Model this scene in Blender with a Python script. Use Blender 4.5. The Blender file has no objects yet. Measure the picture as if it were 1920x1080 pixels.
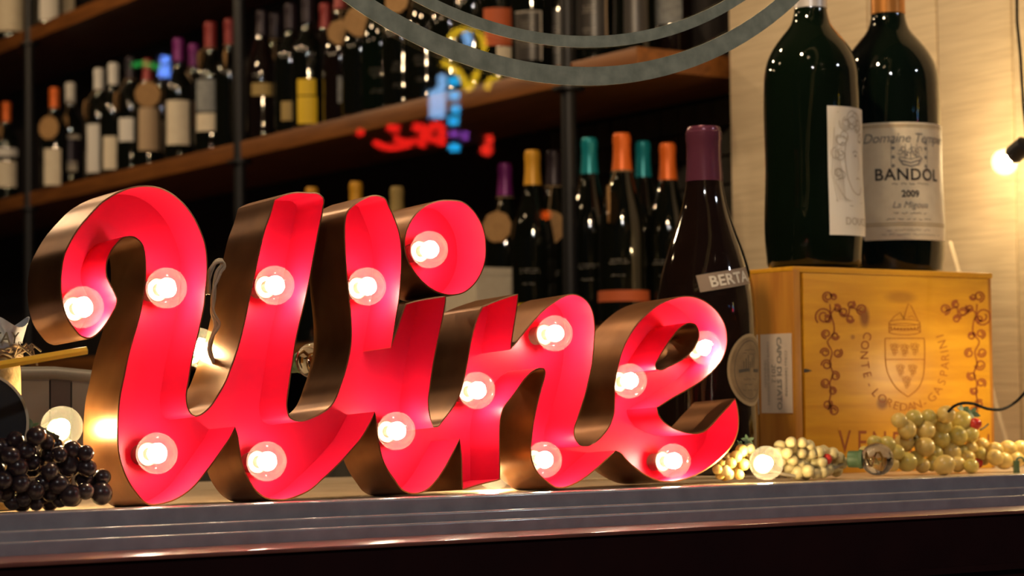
import bpy, bmesh, math, random
from mathutils import Vector, Matrix
from mathutils.geometry import tessellate_polygon
rnd = random.Random(7)
SC = bpy.context.scene
COL = SC.collection

# ------------------------------------------------------------------ camera
F = 4020.0                      # focal length in pixels of the 1920x1080 frame
YAW, PITCH, ROLL = math.radians(33.5), math.radians(3.05), 0.0105
CAM = Vector((0.0, 0.0, 0.09))
fwd = Vector((math.sin(YAW)*math.cos(PITCH), math.cos(YAW)*math.cos(PITCH), math.sin(PITCH)))
_r = Vector((math.cos(YAW), -math.sin(YAW), 0.0))
_u = _r.cross(fwd)
rgt = _r*math.cos(ROLL) - _u*math.sin(ROLL)
upv = _u*math.cos(ROLL) + _r*math.sin(ROLL)
cam = bpy.data.cameras.new('camera')
cam.sensor_width = 36.0
cam.lens = F/1920*36
cam.clip_start, cam.clip_end = 0.05, 60
cam.dof.use_dof = True
cam.dof.focus_distance = 2.12
cam.dof.aperture_fstop = 7.5
camo = bpy.data.objects.new('camera', cam)
COL.objects.link(camo)
camo.matrix_world = Matrix(((rgt.x, upv.x, -fwd.x, CAM.x), (rgt.y, upv.y, -fwd.y, CAM.y),
                            (rgt.z, upv.z, -fwd.z, CAM.z), (0, 0, 0, 1)))
SC.camera = camo

# ------------------------------------------------------------------ world, street light, exposure
w = bpy.data.worlds.new('night'); SC.world = w
w.use_nodes = True
w.node_tree.nodes['Background'].inputs[0].default_value = (0.35, 0.45, 0.7, 1)
w.node_tree.nodes['Background'].inputs[1].default_value = 0.012
SC.view_settings.view_transform = 'Standard'
SC.view_settings.look = 'None'
SC.view_settings.exposure = 0.0
SC.view_settings.gamma = 1.0
SC.view_settings.use_curve_mapping = False
SC.cycles.use_denoising = True
SC.cycles.transparent_max_bounces = 32
SC.cycles.sample_clamp_indirect = 8.0

def lamp(name, loc, power, color, radius):
    l = bpy.data.lights.new(name, 'POINT'); l.energy = power; l.color = color; l.shadow_soft_size = radius
    o = bpy.data.objects.new(name, l); o.location = loc; COL.objects.link(o); return o
lamp('street_lamp', (-1.6, -2.2, 2.9), 150, (1.0, 0.96, 0.92), 0.12)
lamp('street_lamp', (3.9, -1.6, 2.4), 65, (0.85, 0.93, 1.0), 0.10)

# ------------------------------------------------------------------ pixel helpers (photo pixel -> point on a known plane)
def ray(x, y): return fwd + rgt*((x-960)/F) - upv*((y-540)/F)
def onX(x, y, X): d = ray(x, y); return CAM + d*((X-CAM.x)/d.x)
def onY(x, y, Y): d = ray(x, y); return CAM + d*((Y-CAM.y)/d.y)
def onZ(x, y, Z): d = ray(x, y); return CAM + d*((Z-CAM.z)/d.z)
def depth(p): return (p-CAM).dot(fwd)

# ------------------------------------------------------------------ materials
def nt(name):
    m = bpy.data.materials.new(name); m.use_nodes = True
    return m, m.node_tree, m.node_tree.nodes['Principled BSDF']
def mat(name, col, rough=0.5, metal=0.0, noise=None, scale=30, bump=0.0, stretch=(1, 1, 1), emit=None, es=0, coat=0, spec=0.5):
    m, t, b = nt(name)
    b.inputs['Base Color'].default_value = (*col, 1)
    b.inputs['Roughness'].default_value = rough
    b.inputs['Metallic'].default_value = metal
    b.inputs['Coat Weight'].default_value = coat
    b.inputs['Specular IOR Level'].default_value = spec
    if emit:
        b.inputs['Emission Color'].default_value = (*emit, 1); b.inputs['Emission Strength'].default_value = es
    if noise or bump:
        tc = t.nodes.new('ShaderNodeTexCoord'); mp = t.nodes.new('ShaderNodeMapping'); mp.inputs['Scale'].default_value = stretch
        nz = t.nodes.new('ShaderNodeTexNoise'); nz.inputs['Scale'].default_value = scale; nz.inputs['Detail'].default_value = 5
        t.links.new(tc.outputs['Object'], mp.inputs[0]); t.links.new(mp.outputs[0], nz.inputs['Vector'])
        if noise:
            cr = t.nodes.new('ShaderNodeValToRGB')
            cr.color_ramp.elements[0].position = 0.3; cr.color_ramp.elements[1].position = 0.7
            cr.color_ramp.elements[0].color = (*noise, 1); cr.color_ramp.elements[1].color = (*col, 1)
            t.links.new(nz.outputs[0], cr.inputs[0]); t.links.new(cr.outputs[0], b.inputs['Base Color'])
        if bump:
            bp = t.nodes.new('ShaderNodeBump'); bp.inputs['Strength'].default_value = bump; bp.inputs['Distance'].default_value = 0.002
            t.links.new(nz.outputs[0], bp.inputs['Height']); t.links.new(bp.outputs[0], b.inputs['Normal'])
    return m
def clear_glass(name, base=0.05, edge=0.6, haze=0.0, tint=(1, 1, 1)):
    m = bpy.data.materials.new(name); m.use_nodes = True; t = m.node_tree; t.nodes.clear()
    out = t.nodes.new('ShaderNodeOutputMaterial')
    tr = t.nodes.new('ShaderNodeBsdfTransparent'); tr.inputs[0].default_value = (*tint, 1)
    gl = t.nodes.new('ShaderNodeBsdfGlossy'); gl.inputs['Roughness'].default_value = 0.01
    lw = t.nodes.new('ShaderNodeLayerWeight'); lw.inputs[0].default_value = 0.5
    pw = t.nodes.new('ShaderNodeMath'); pw.operation = 'POWER'; pw.inputs[1].default_value = 4
    ma = t.nodes.new('ShaderNodeMath'); ma.operation = 'MULTIPLY_ADD'; ma.inputs[1].default_value = edge; ma.inputs[2].default_value = base
    mx = t.nodes.new('ShaderNodeMixShader')
    t.links.new(lw.outputs['Facing'], pw.inputs[0]); t.links.new(pw.outputs[0], ma.inputs[0]); t.links.new(ma.outputs[0], mx.inputs[0])
    t.links.new(tr.outputs[0], mx.inputs[1]); t.links.new(gl.outputs[0], mx.inputs[2])
    last = mx
    if haze:
        tl = t.nodes.new('ShaderNodeBsdfTranslucent'); tl.inputs[0].default_value = (1, 0.96, 0.9, 1)
        m2 = t.nodes.new('ShaderNodeMixShader'); m2.inputs[0].default_value = haze
        t.links.new(mx.outputs[0], m2.inputs[1]); t.links.new(tl.outputs[0], m2.inputs[2]); last = m2
    t.links.new(last.outputs[0], out.inputs[0])
    return m
def emission(name, col, s):
    m = bpy.data.materials.new(name); m.use_nodes = True; t = m.node_tree; t.nodes.clear()
    out = t.nodes.new('ShaderNodeOutputMaterial'); e = t.nodes.new('ShaderNodeEmission')
    e.inputs[0].default_value = (*col, 1); e.inputs[1].default_value = s
    t.links.new(e.outputs[0], out.inputs[0]); return m
def wood(name, c1, c2, scale=6, stretch=(1, 12, 12), rough=0.5, knots=(), coat=0.0, bump=0.15):
    """grain runs along the object's local axis with the smallest stretch; knots = [(x,y,z,rx,ry,rz)] in object space"""
    m, t, b = nt(name); b.inputs['Roughness'].default_value = rough; b.inputs['Coat Weight'].default_value = coat
    tc = t.nodes.new('ShaderNodeTexCoord'); mp = t.nodes.new('ShaderNodeMapping'); mp.inputs['Scale'].default_value = stretch
    nz = t.nodes.new('ShaderNodeTexNoise'); nz.inputs['Scale'].default_value = scale; nz.inputs['Detail'].default_value = 7; nz.inputs['Distortion'].default_value = 0.6
    cr = t.nodes.new('ShaderNodeValToRGB'); cr.color_ramp.elements[0].position = 0.32; cr.color_ramp.elements[1].position = 0.68
    cr.color_ramp.elements[0].color = (*c1, 1); cr.color_ramp.elements[1].color = (*c2, 1)
    t.links.new(tc.outputs['Object'], mp.inputs[0]); t.links.new(mp.outputs[0], nz.inputs['Vector']); t.links.new(nz.outputs[0], cr.inputs[0])
    cur = cr.outputs[0]
    for (x, y, z, rx, ry, rz, dk) in knots:
        k = t.nodes.new('ShaderNodeMapping'); k.vector_type = 'TEXTURE'
        k.inputs['Location'].default_value = (x, y, z); k.inputs['Scale'].default_value = (rx, ry, rz)
        ln = t.nodes.new('ShaderNodeVectorMath'); ln.operation = 'LENGTH'
        rm = t.nodes.new('ShaderNodeMapRange'); rm.inputs[1].default_value = 0.45; rm.inputs[2].default_value = 1.0; rm.inputs[3].default_value = dk; rm.inputs[4].default_value = 0.0
        mx = t.nodes.new('ShaderNodeMix'); mx.data_type = 'RGBA'
        t.links.new(tc.outputs['Object'], k.inputs[0]); t.links.new(k.outputs[0], ln.inputs[0]); t.links.new(ln.outputs['Value'], rm.inputs[0])
        t.links.new(rm.outputs[0], mx.inputs['Factor']); t.links.new(cur, mx.inputs['A']); mx.inputs['B'].default_value = (0.16, 0.035, 0.006, 1)
        cur = mx.outputs['Result']
    t.links.new(cur, b.inputs['Base Color'])
    bp = t.nodes.new('ShaderNodeBump'); bp.inputs['Strength'].default_value = bump; bp.inputs['Distance'].default_value = 0.002
    t.links.new(nz.outputs[0], bp.inputs['Height']); t.links.new(bp.outputs[0], b.inputs['Normal'])
    return m

M = {}
M['red'] = mat('red_paint', (0.54, 0.0055, 0.033), 0.42, spec=0.28)
M['bronze'] = mat('bronze_metal', (0.36, 0.155, 0.055), 0.32, 0.8, noise=(0.24, 0.095, 0.032), scale=25)
M['bulb'] = clear_glass('bulb_glass', 0.06, 0.55, haze=0.014)
M['bulb_off'] = clear_glass('unlit_bulb_glass', 0.20, 0.8, haze=0.05)
_m, _t, _b = nt('bulb_shell_glass'); _b.inputs['Transmission Weight'].default_value = 1.0; _b.inputs['Roughness'].default_value = 0.0; _b.inputs['IOR'].default_value = 1.48; M['shell'] = _m
M['glow'] = emission('bulb_glow', (1.0, 0.82, 0.58), 200)
M['glow_string'] = emission('string_glow', (1.0, 0.74, 0.38), 380)
M['glow_hang'] = emission('hanging_glow', (1.0, 0.72, 0.36), 1150)
M['glow_low'] = emission('low_bulb_glow', (1.0, 0.72, 0.36), 560)
M['socket'] = mat('socket_cream', (0.12, 0.08, 0.045), 0.5)
M['brass'] = mat('brass', (0.55, 0.36, 0.12), 0.3, 0.9)
M['pane'] = clear_glass('window_pane', 0.035, 0.5)
M['frame'] = mat('grey_frame_paint', (0.42, 0.37, 0.38), 0.22, 0.0, noise=(0.32, 0.28, 0.29), scale=40, bump=0.2, coat=0.5)
M['sill'] = mat('red_brown_sill_paint', (0.38, 0.12, 0.075), 0.32, noise=(0.26, 0.075, 0.05), scale=30, bump=0.3, coat=0.4)
M['facade'] = mat('dark_red_facade', (0.030, 0.005, 0.004), 0.6, noise=(0.020, 0.003, 0.003), scale=14, bump=0.3, spec=0.15)
M['ledge'] = mat('ledge_paint', (0.62, 0.50, 0.36), 0.35, noise=(0.45, 0.34, 0.22), scale=18, bump=0.15)
M['decal'] = mat('grey_green_decal', (0.74, 0.68, 0.46), 0.85, noise=(0.44, 0.42, 0.28), scale=55, bump=0.1, spec=0.1)
M['board'] = wood('cream_board_paint', (0.66, 0.53, 0.35), (0.80, 0.66, 0.45), 5, (4, 1.5, 30), 0.55, bump=0.5)
M['shelfwood'] = wood('oak_shelf', (0.15, 0.050, 0.010), (0.28, 0.10, 0.020), 5, (12, 1, 12), 0.45)
M['pipe'] = mat('black_pipe', (0.016, 0.016, 0.018), 0.45, 0.3)
M['dark'] = mat('dark_wall', (0.016, 0.011, 0.010), 0.8, noise=(0.010, 0.007, 0.007), scale=8)
M['floor'] = wood('dark_floor', (0.03, 0.018, 0.010), (0.06, 0.032, 0.018), 4, (8, 1, 8), 0.4)
M['tile'] = mat('grey_wall_tile', (0.075, 0.07, 0.055), 0.3, noise=(0.05, 0.045, 0.035), scale=20)
M['asphalt'] = mat('pavement', (0.05, 0.05, 0.055), 0.8, noise=(0.035, 0.035, 0.04), scale=40, bump=0.3)
M['btl'] = mat('bottle_glass_dark', (0.004, 0.005, 0.003), 0.04, 0.0, coat=0.6, spec=0.55)
M['btl_green'] = mat('bottle_glass_green', (0.0025, 0.006, 0.003), 0.035, 0.0, coat=0.15, spec=0.4)
M['btl_brown'] = mat('bottle_glass_brown', (0.008, 0.004, 0.003), 0.05, 0.0, coat=0.6, spec=0.55)
M['cream'] = mat('cream_paper', (0.84, 0.75, 0.58), 0.7, noise=(0.76, 0.66, 0.50), scale=60)
M['white'] = mat('white_paper', (0.80, 0.77, 0.72), 0.7)
M['tan'] = mat('tan_paper', (0.50, 0.36, 0.22), 0.7)
M['greylab'] = mat('grey_blue_paper', (0.34, 0.36, 0.36), 0.7, noise=(0.20, 0.21, 0.22), scale=90)
M['orange'] = mat('orange_foil', (0.85, 0.17, 0.02), 0.38, 0.2)
M['teal'] = mat('teal_foil', (0.01, 0.30, 0.36), 0.30, 0.3)
M['purple'] = mat('purple_foil', (0.22, 0.02, 0.20), 0.35, 0.2)
M['plum'] = mat('plum_foil', (0.13, 0.035, 0.07), 0.22, 0.35, coat=0.4)
M['yellow'] = mat('yellow_foil', (0.80, 0.40, 0.03), 0.4, 0.1)
M['yellowlab'] = mat('yellow_paper', (0.85, 0.58, 0.02), 0.6)
M['orangelab'] = mat('orange_paper', (0.55, 0.11, 0.03), 0.65)
M['redfoil'] = mat('red_foil', (0.28, 0.03, 0.03), 0.4, 0.2)
M['silver'] = mat('silver_foil', (0.72, 0.70, 0.72), 0.3, 0.5)
M['copper'] = mat('copper_foil', (0.62, 0.27, 0.07), 0.28, 0.6)
M['darkfoil'] = mat('dark_foil', (0.03, 0.02, 0.03), 0.35, 0.3)
M['cork'] = mat('wood_slice_tag', (0.48, 0.28, 0.11), 0.75, noise=(0.38, 0.21, 0.08), scale=80)
M['twine'] = mat('twine', (0.35, 0.24, 0.13), 0.9)
M['ink'] = mat('black_ink', (0.05, 0.04, 0.035), 0.8)
M['greyink'] = mat('grey_ink', (0.26, 0.24, 0.22), 0.8)
M['paleink'] = mat('pale_ink', (0.46, 0.41, 0.35), 0.8)
M['goldink'] = mat('gold_ink', (0.42, 0.30, 0.10), 0.6)
M['whiteink'] = mat('white_ink', (0.62, 0.58, 0.52), 0.7)
M['brand'] = mat('branded_brown', (0.30, 0.075, 0.012), 0.8)
M['brandlight'] = mat('branded_light_brown', (0.40, 0.14, 0.010), 0.8)
M['grape_g'] = mat('green_grape', (0.62, 0.50, 0.13), 0.30, noise=(0.50, 0.40, 0.09), scale=60, coat=0.2)
M['grape_y'] = mat('yellow_grape', (0.70, 0.52, 0.16), 0.32, noise=(0.60, 0.42, 0.12), scale=60, coat=0.2)
M['grape_s'] = mat('pale_grape', (0.58, 0.50, 0.26), 0.38, noise=(0.48, 0.40, 0.20), scale=80)
M['grape_r'] = mat('red_berry', (0.55, 0.03, 0.02), 0.25, coat=0.3)
M['grape_k'] = mat('black_grape', (0.022, 0.013, 0.016), 0.26, noise=(0.045, 0.026, 0.03), scale=50, coat=0.25)
M['leaf'] = mat('grape_leaf', (0.05, 0.11, 0.05), 0.5, noise=(0.10, 0.16, 0.08), scale=60)
M['stem'] = mat('grape_stem', (0.07, 0.05, 0.02), 0.7)
M['burlap'] = mat('burlap', (0.58, 0.40, 0.18), 0.95, noise=(0.40, 0.26, 0.10), scale=160, bump=0.8)
M['chalk'] = mat('chalkboard', (0.010, 0.010, 0.014), 0.5)
M['creamrim'] = mat('cream_rim', (0.62, 0.55, 0.40), 0.5)
M['ovalrim'] = mat('oval_label_rim', (0.28, 0.20, 0.115), 0.6)
M['ovalpic'] = mat('oval_label_picture', (0.20, 0.135, 0.075), 0.7, noise=(0.14, 0.09, 0.048), scale=70)
M['pencil'] = mat('yellow_pencil_paint', (0.95, 0.50, 0.02), 0.4)
M['paperblue'] = mat('printed_paper', (0.62, 0.65, 0.70), 0.6, noise=(0.50, 0.54, 0.62), scale=30)
M['cord'] = mat('clear_cord', (0.40, 0.34, 0.25), 0.35)
M['blackcord'] = mat('black_cord', (0.010, 0.008, 0.007), 0.8, spec=0.08)
M['greypanel'] = mat('grey_panel', (0.16, 0.14, 0.115), 0.5, noise=(0.11, 0.10, 0.08), scale=20)
M['greydark'] = mat('dark_grey_panel', (0.05, 0.045, 0.042), 0.35)

# ------------------------------------------------------------------ mesh helpers
def obj(name, verts, faces, m, parent=None, smooth=False, loc=None):
    me = bpy.data.meshes.new(name); me.from_pydata([tuple(v) for v in verts], [], faces)
    bm = bmesh.new(); bm.from_mesh(me); bmesh.ops.recalc_face_normals(bm, faces=bm.faces); bm.to_mesh(me); bm.free()
    if smooth:
        me.polygons.foreach_set('use_smooth', [True]*len(me.polygons)); me.set_sharp_from_angle(angle=math.radians(38))
    me.materials.append(m if not isinstance(m, str) else M[m])
    return link(name, me, parent, loc)
def link(name, me, parent=None, loc=None):
    o = bpy.data.objects.new(name, me); COL.objects.link(o)
    if parent: o.parent = parent
    if loc is not None: o.location = loc
    return o
def empty(name, loc, label=None, cat=None, group=None, rotz=0):
    o = bpy.data.objects.new(name, None); o.empty_display_size = 0.02; COL.objects.link(o); o.location = loc; o.rotation_euler = (0, 0, rotz)
    if label: tag(o, label, cat, group)
    return o
def tag(o, label, cat, group=None):
    o['label'] = label; o['category'] = cat
    if group: o['group'] = group
    return o
def structure(o): o['kind'] = 'structure'; return o
def box_data(a, b):
    (x0, y0, z0), (x1, y1, z1) = a, b
    v = [(x0,y0,z0),(x1,y0,z0),(x1,y1,z0),(x0,y1,z0),(x0,y0,z1),(x1,y0,z1),(x1,y1,z1),(x0,y1,z1)]
    return v, [(0,3,2,1),(4,5,6,7),(0,1,5,4),(1,2,6,5),(2,3,7,6),(3,0,4,7)]
def box(name, a, b, m, parent=None, bevel=0.0, origin=None):
    """origin: put the object's origin there (default: box centre bottom)"""
    o0 = Vector(origin) if origin is not None else Vector(((a[0]+b[0])/2, (a[1]+b[1])/2, min(a[2], b[2])))
    v, f = box_data(Vector(a)-o0, Vector(b)-o0)
    o = obj(name, v, f, m, parent, loc=o0)
    if bevel:
        bm = bmesh.new(); bm.from_mesh(o.data)
        bmesh.ops.bevel(bm, geom=bm.edges[:], offset=bevel, segments=2, affect='EDGES', profile=0.6)
        bm.to_mesh(o.data); bm.free()
        o.data.polygons.foreach_set('use_smooth', [True]*len(o.data.polygons)); o.data.set_sharp_from_angle(angle=math.radians(50))
    return o
def lathe_data(prof, segs=32, ang=None, closed=True):
    v, f = [], []
    n = len(prof)
    for (r, z) in prof:
        for k in range(segs):
            a = 2*math.pi*k/segs
            v.append((r*math.cos(a), r*math.sin(a), z))
    for i in range(n-1):
        for k in range(segs):
            k2 = (k+1) % segs
            f.append((i*segs+k, i*segs+k2, (i+1)*segs+k2, (i+1)*segs+k))
    if prof[0][0] > 1e-6: f.append(tuple(range(segs))[::-1])
    if prof[-1][0] > 1e-6: f.append(tuple((n-1)*segs+k for k in range(segs)))
    return v, f
def lathe(name, prof, m, parent=None, segs=32, loc=None):
    v, f = lathe_data(prof, segs); return obj(name, v, f, m, parent, True, loc)
def sphere_data(r, seg=20, rings=12, squash=1.0):
    prof = [(max(1e-5, r*math.sin(math.pi*i/rings)), -r*squash*math.cos(math.pi*i/rings)) for i in range(rings+1)]
    return lathe_data(prof, seg)
def basis(d):
    d = d.normalized(); a = Vector((0, 0, 1)) if abs(d.z) < 0.9 else Vector((1, 0, 0))
    x = a.cross(d).normalized(); return x, d.cross(x)
def tube_data(pts, r, seg=10, cap=True):
    pts = [Vector(p) for p in pts]; v, f = [], []
    x, y = basis(pts[1]-pts[0])
    for i, p in enumerate(pts):
        d = (pts[min(i+1, len(pts)-1)] - pts[max(i-1, 0)]).normalized()
        x = (x - d*x.dot(d)).normalized(); y = d.cross(x)
        rr = r[i] if isinstance(r, (list, tuple)) else r
        for k in range(seg):
            a = 2*math.pi*k/seg; v.append(p + x*(rr*math.cos(a)) + y*(rr*math.sin(a)))
    for i in range(len(pts)-1):
        for k in range(seg):
            k2 = (k+1) % seg; f.append((i*seg+k, i*seg+k2, (i+1)*seg+k2, (i+1)*seg+k))
    if cap:
        f.append(tuple(range(seg))[::-1]); f.append(tuple((len(pts)-1)*seg+k for k in range(seg)))
    return v, f
def tube(name, pts, r, m, parent=None, seg=10):
    v, f = tube_data(pts, r, seg); return obj(name, v, f, m, parent, True)
def merge(parts):
    V, Fc = [], []
    for v, f in parts:
        n = len(V); V += [Vector(p) for p in v]; Fc += [tuple(i+n for i in q) for q in f]
    return V, Fc
def spline(pts, closed=True, step=4.0):
    """centripetal-ish Catmull-Rom through (x,y[,corner]) points; corners stay sharp"""
    n = len(pts); out = []; P = [Vector((p[0], p[1])) for p in pts]; cn = [len(p) > 2 and p[2] == 1 for p in pts]
    rng = range(n if closed else n-1)
    idx = []
    for i in rng:
        p1, p2 = P[i], P[(i+1) % n]
        p0 = P[i-1] if (closed or i > 0) else p1
        p3 = P[(i+2) % n] if (closed or i+2 < n) else p2
        L = (p2-p1).length
        def tan(pa, pb, pc):
            la, lb = (pb-pa).length+1e-6, (pc-pb).length+1e-6
            return ((pb-pa)/la*lb + (pc-pb)/lb*la)/(la+lb)
        t1 = (p2-p1)/max(L, 1e-6) if (cn[i] or p0 == p1) else tan(p0, p1, p2)
        t2 = (p2-p1)/max(L, 1e-6) if (cn[(i+1) % n] or p3 == p2) else tan(p1, p2, p3)
        k = max(1, int(L/step)); idx.append(len(out))
        for j in range(k):
            s = j/k; h = (2*s**3-3*s**2+1, s**3-2*s**2+s, -2*s**3+3*s**2, s**3-s**2)
            out.append(p1*h[0] + t1*(L*h[1]) + p2*h[2] + t2*(L*h[3]))
    if not closed: idx.append(len(out)); out.append(P[-1])
    return out, idx
def ribbon2d(pts, wid):
    """flat strip along 2D points -> verts(2D), faces"""
    P = [Vector((p[0], p[1])) for p in pts]; v, f = [], []
    for i, p in enumerate(P):
        d = P[min(i+1, len(P)-1)] - P[max(i-1, 0)]
        if d.length < 1e-9: d = Vector((1, 0))
        d.normalize(); nrm = Vector((-d.y, d.x))*(wid/2)
        v += [p+nrm, p-nrm]
        if i: k = 2*i; f.append((k-2, k-1, k+1, k))
    return v, f
def merge2d(parts):
    V, Fc = [], []
    for v, f in parts:
        n = len(V); V += list(v); Fc += [tuple(i+n for i in q) for q in f]
    return V, Fc
_tc = {}
def text2d(s, size, align='CENTER', shear=0.0, bold=0.0, spacing=1.0):
    cu = bpy.data.curves.new('t', 'FONT'); cu.body = s; cu.size = size; cu.align_x = align; cu.align_y = 'CENTER'
    cu.shear = shear; cu.offset = bold; cu.space_character = spacing; cu.resolution_u = 3
    o = bpy.data.objects.new('t', cu); COL.objects.link(o)
    dg = bpy.context.evaluated_depsgraph_get(); me = bpy.data.meshes.new_from_object(o.evaluated_get(dg))
    v = [Vector((p.co.x, p.co.y)) for p in me.vertices]; f = [tuple(p.vertices) for p in me.polygons]
    bpy.data.objects.remove(o); bpy.data.curves.remove(cu); bpy.data.meshes.remove(me)
    return v, f
def xf(part, dx=0, dy=0, rot=0, sx=1, sy=1):
    c, s = math.cos(rot), math.sin(rot); v, f = part
    return [Vector((dx+c*p.x*sx-s*p.y*sy, dy+s*p.x*sx+c*p.y*sy)) for p in v], f
def spiral(cx, cy, r, a0, turns=1.2, dirn=1, wid=1.6, r1=0.25):
    n = 20; pts = []
    for i in range(n+1):
        q = i/n; rr = r*(1-(1-r1)*q); a = a0 + dirn*turns*2*math.pi*q
        pts.append((cx+rr*math.cos(a), cy+rr*math.sin(a)))
    return ribbon2d(pts, wid)
def disc2d(cx, cy, rx, ry=None, n=14):
    ry = ry or rx
    return [Vector((cx+rx*math.cos(2*math.pi*k/n), cy+ry*math.sin(2*math.pi*k/n))) for k in range(n)], [tuple(range(n))]
def ring2d(cx, cy, r, wid, n=18, ry=None):
    return ribbon2d([(cx+r*math.cos(2*math.pi*k/n), cy+(ry or r)*math.sin(2*math.pi*k/n)) for k in range(n+1)], wid)

# ------------------------------------------------------------------ setting
ZL = -0.005                     # top of the display ledge
YG = 1.775                      # window glass
FLOOR = -0.95; CEIL = 2.0
XW = 2.45                       # cream boarded side wall beside the window
XS = 2.27                       # front edge of the wall shelves
XB = 2.62                       # wall behind the shelves
structure(box('floor', (-3.0, 1.95, FLOOR-0.05), (3.2, 8.2, FLOOR), 'floor'))
structure(box('ceiling', (-3.0, 1.72, CEIL), (3.2, 8.2, CEIL+0.05), 'dark'))
structure(box('wall_back', (-3.0, 8.1, FLOOR), (3.2, 8.2, CEIL), 'dark'))
structure(box('wall_left', (-3.0, 1.95, FLOOR), (-2.9, 8.1, CEIL), 'dark'))
structure(box('wall_shelf_side', (XB, 3.0, FLOOR), (XB+0.1, 8.1, CEIL), 'dark'))
structure(box('ground', (-6, -5.2, -1.15), (8, 1.70, -1.10), 'asphalt'))
structure(box('wall_street', (-6, -5.3, -1.10), (8, -5.2, 3.2), 'dark'))
# facade below the window
wf = structure(box('wall_front', (-3.0, 1.672, -1.10), (3.2, 1.95, -0.0385), 'facade'))
box('rail', (-3.0, 1.664, -0.098), (3.2, 1.674, -0.091), 'facade', wf, origin=(0, 0, 0)).location = Vector((0, 0, 0)) - wf.location
# exterior sill board
sl = structure(box('trim_1', (-3.0, 1.668, -0.0385), (3.2, 1.80, -0.0344), 'sill', bevel=0.0015))
# window: stepped bottom rail and pane
wroot = empty('window_1', (0.9, 1.765, -0.04)); wroot['kind'] = 'structure'
prof = [(1.742, -0.0344)]
def nose(y, z, r=0.0022): return [(y+r*(1-math.cos(a)), z-r*(1-math.sin(a))) for a in (0, .39, .78, 1.17, 1.571)]
prof += nose(1.742, -0.0229) + [(1.752, -0.0229)] + nose(1.752, -0.0142) + [(1.765, -0.0142)] + nose(1.765, 0.0) + [(1.790, 0.0), (1.790, -0.0344)]
v = []; x0, x1 = -3.0, 3.2
for X in (x0, x1): v += [(X-0.9, y-1.765, z+0.04) for (y, z) in prof]
n = len(prof); f = [(i, (i+1) % n, n+(i+1) % n, n+i) for i in range(n)] + [tuple(range(n))[::-1], tuple(range(n, 2*n))]
obj('window_frame', v, f, 'frame', wroot, True)
v, f = box_data((-3.0-0.9, YG-1.765, 0.040), (3.2-0.9, YG+0.006-1.765, CEIL+0.04)); obj('pane', v, f, 'pane', wroot)
structure(box('trim_2', (-3.0, 1.735, CEIL), (3.2, 1.80, CEIL+0.25), 'sill'))
# display ledge
lg = structure(box('trim_3', (-3.0, 1.790, ZL-0.05), (XW, 2.46, ZL), 'ledge', bevel=0.003))
structure(box('wall_under_ledge', (-3.0, 1.95, FLOOR), (XW, 2.44, ZL-0.05), 'dark'))
# cream boarded side wall, board by board
wr = empty('wall_right', (XW, 2.4, ZL)); wr['kind'] = 'structure'
YE = onX(1368.5, 240, XW).y
seam = [onX(1757, 100, XW).y, onX(1901, 240, XW).y]; bw = seam[0]-seam[1]
edges = [YE] + [seam[0]+bw*k for k in (2, 1, 0, -1, -2, -3)] + [1.79]
edges = [YE, seam[0]+2*bw, seam[0]+bw, seam[0], seam[1], seam[1]-bw, seam[1]-2*bw, 1.79]
for a, b in zip(edges, edges[1:]):
    if a-b < 0.02: continue
    o = box('board', (XW, b+0.0024, ZL), (XW+0.018, a-0.0024, CEIL), 'board', None, bevel=0.0015)
    o.parent = wr; o.location = o.location - wr.location
box('backing', (XW+0.016, 1.79, FLOOR), (XB+0.1, YE-0.002, CEIL), 'dark', wr).location -= wr.location
# wall tiles behind the lower shelf
tp = box('tile', (XB-0.012, 3.06, 0), (XB-0.001, 3.06+0.052, 0.052), 'tile', None, bevel=0.003)
tp.parent = None
wsh = [o for o in COL.objects if o.name == 'wall_shelf_side'][0]
first = True
for i in range(13):
    for j in range(8):
        o = tp if first else tp.copy()
        if not first: COL.objects.link(o)
        first = False
        o.parent = wsh; o.location = Vector((XB-0.0065, 3.06+0.026+0.056*i, 0.225+0.056*j)) - wsh.location

# ------------------------------------------------------------------ shelving: planks and black pipe posts
ZS1 = 0.7185                                    # middle shelf top
ZU = onX(120, 24, XS).z                         # upper shelf top
ZS0 = 0.226                                     # lower shelf top
shelf = {}
for nm, z, lab in (('up', ZU, 'top oak shelf plank along the side wall, near the upper left corner'),
                   ('mid', ZS1, 'oak shelf plank lined with dark bottles above the sign'),
                   ('low', ZS0, 'lowest oak shelf plank holding bottles with coloured caps behind the sign')):
    o = box('wall_shelf', (XS, 3.02, z-0.043), (XB-0.013, 7.6, z), 'shelfwood', None, bevel=0.006)
    tag(o, lab, 'shelf', 'oak shelves on the side wall'); shelf[nm] = o
for px, lab in ((1070, 'black pipe post nearest the cream boards, right of the centre'), (452, 'black pipe post between the label-front bottles and the dark bottles'), (57, 'black pipe post at the far left of the shelves')):
    p = onX(px, 250, XS+0.008)
    r = empty('pipe_post', (XS+0.004, p.y, FLOOR), lab, 'post', 'pipe posts of the shelving')
    lathe('pipe', [(0.0145, 0), (0.0145, CEIL-FLOOR)], 'pipe', r, 20)
    for z in (ZU, ZS1, ZS0):
        lathe('flange', [(0.03, z-0.052-FLOOR), (0.03, z-0.046-FLOOR), (0.019, z-0.0445-FLOOR), (0.019, z-0.0435-FLOOR)], 'pipe', r, 20)
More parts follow.
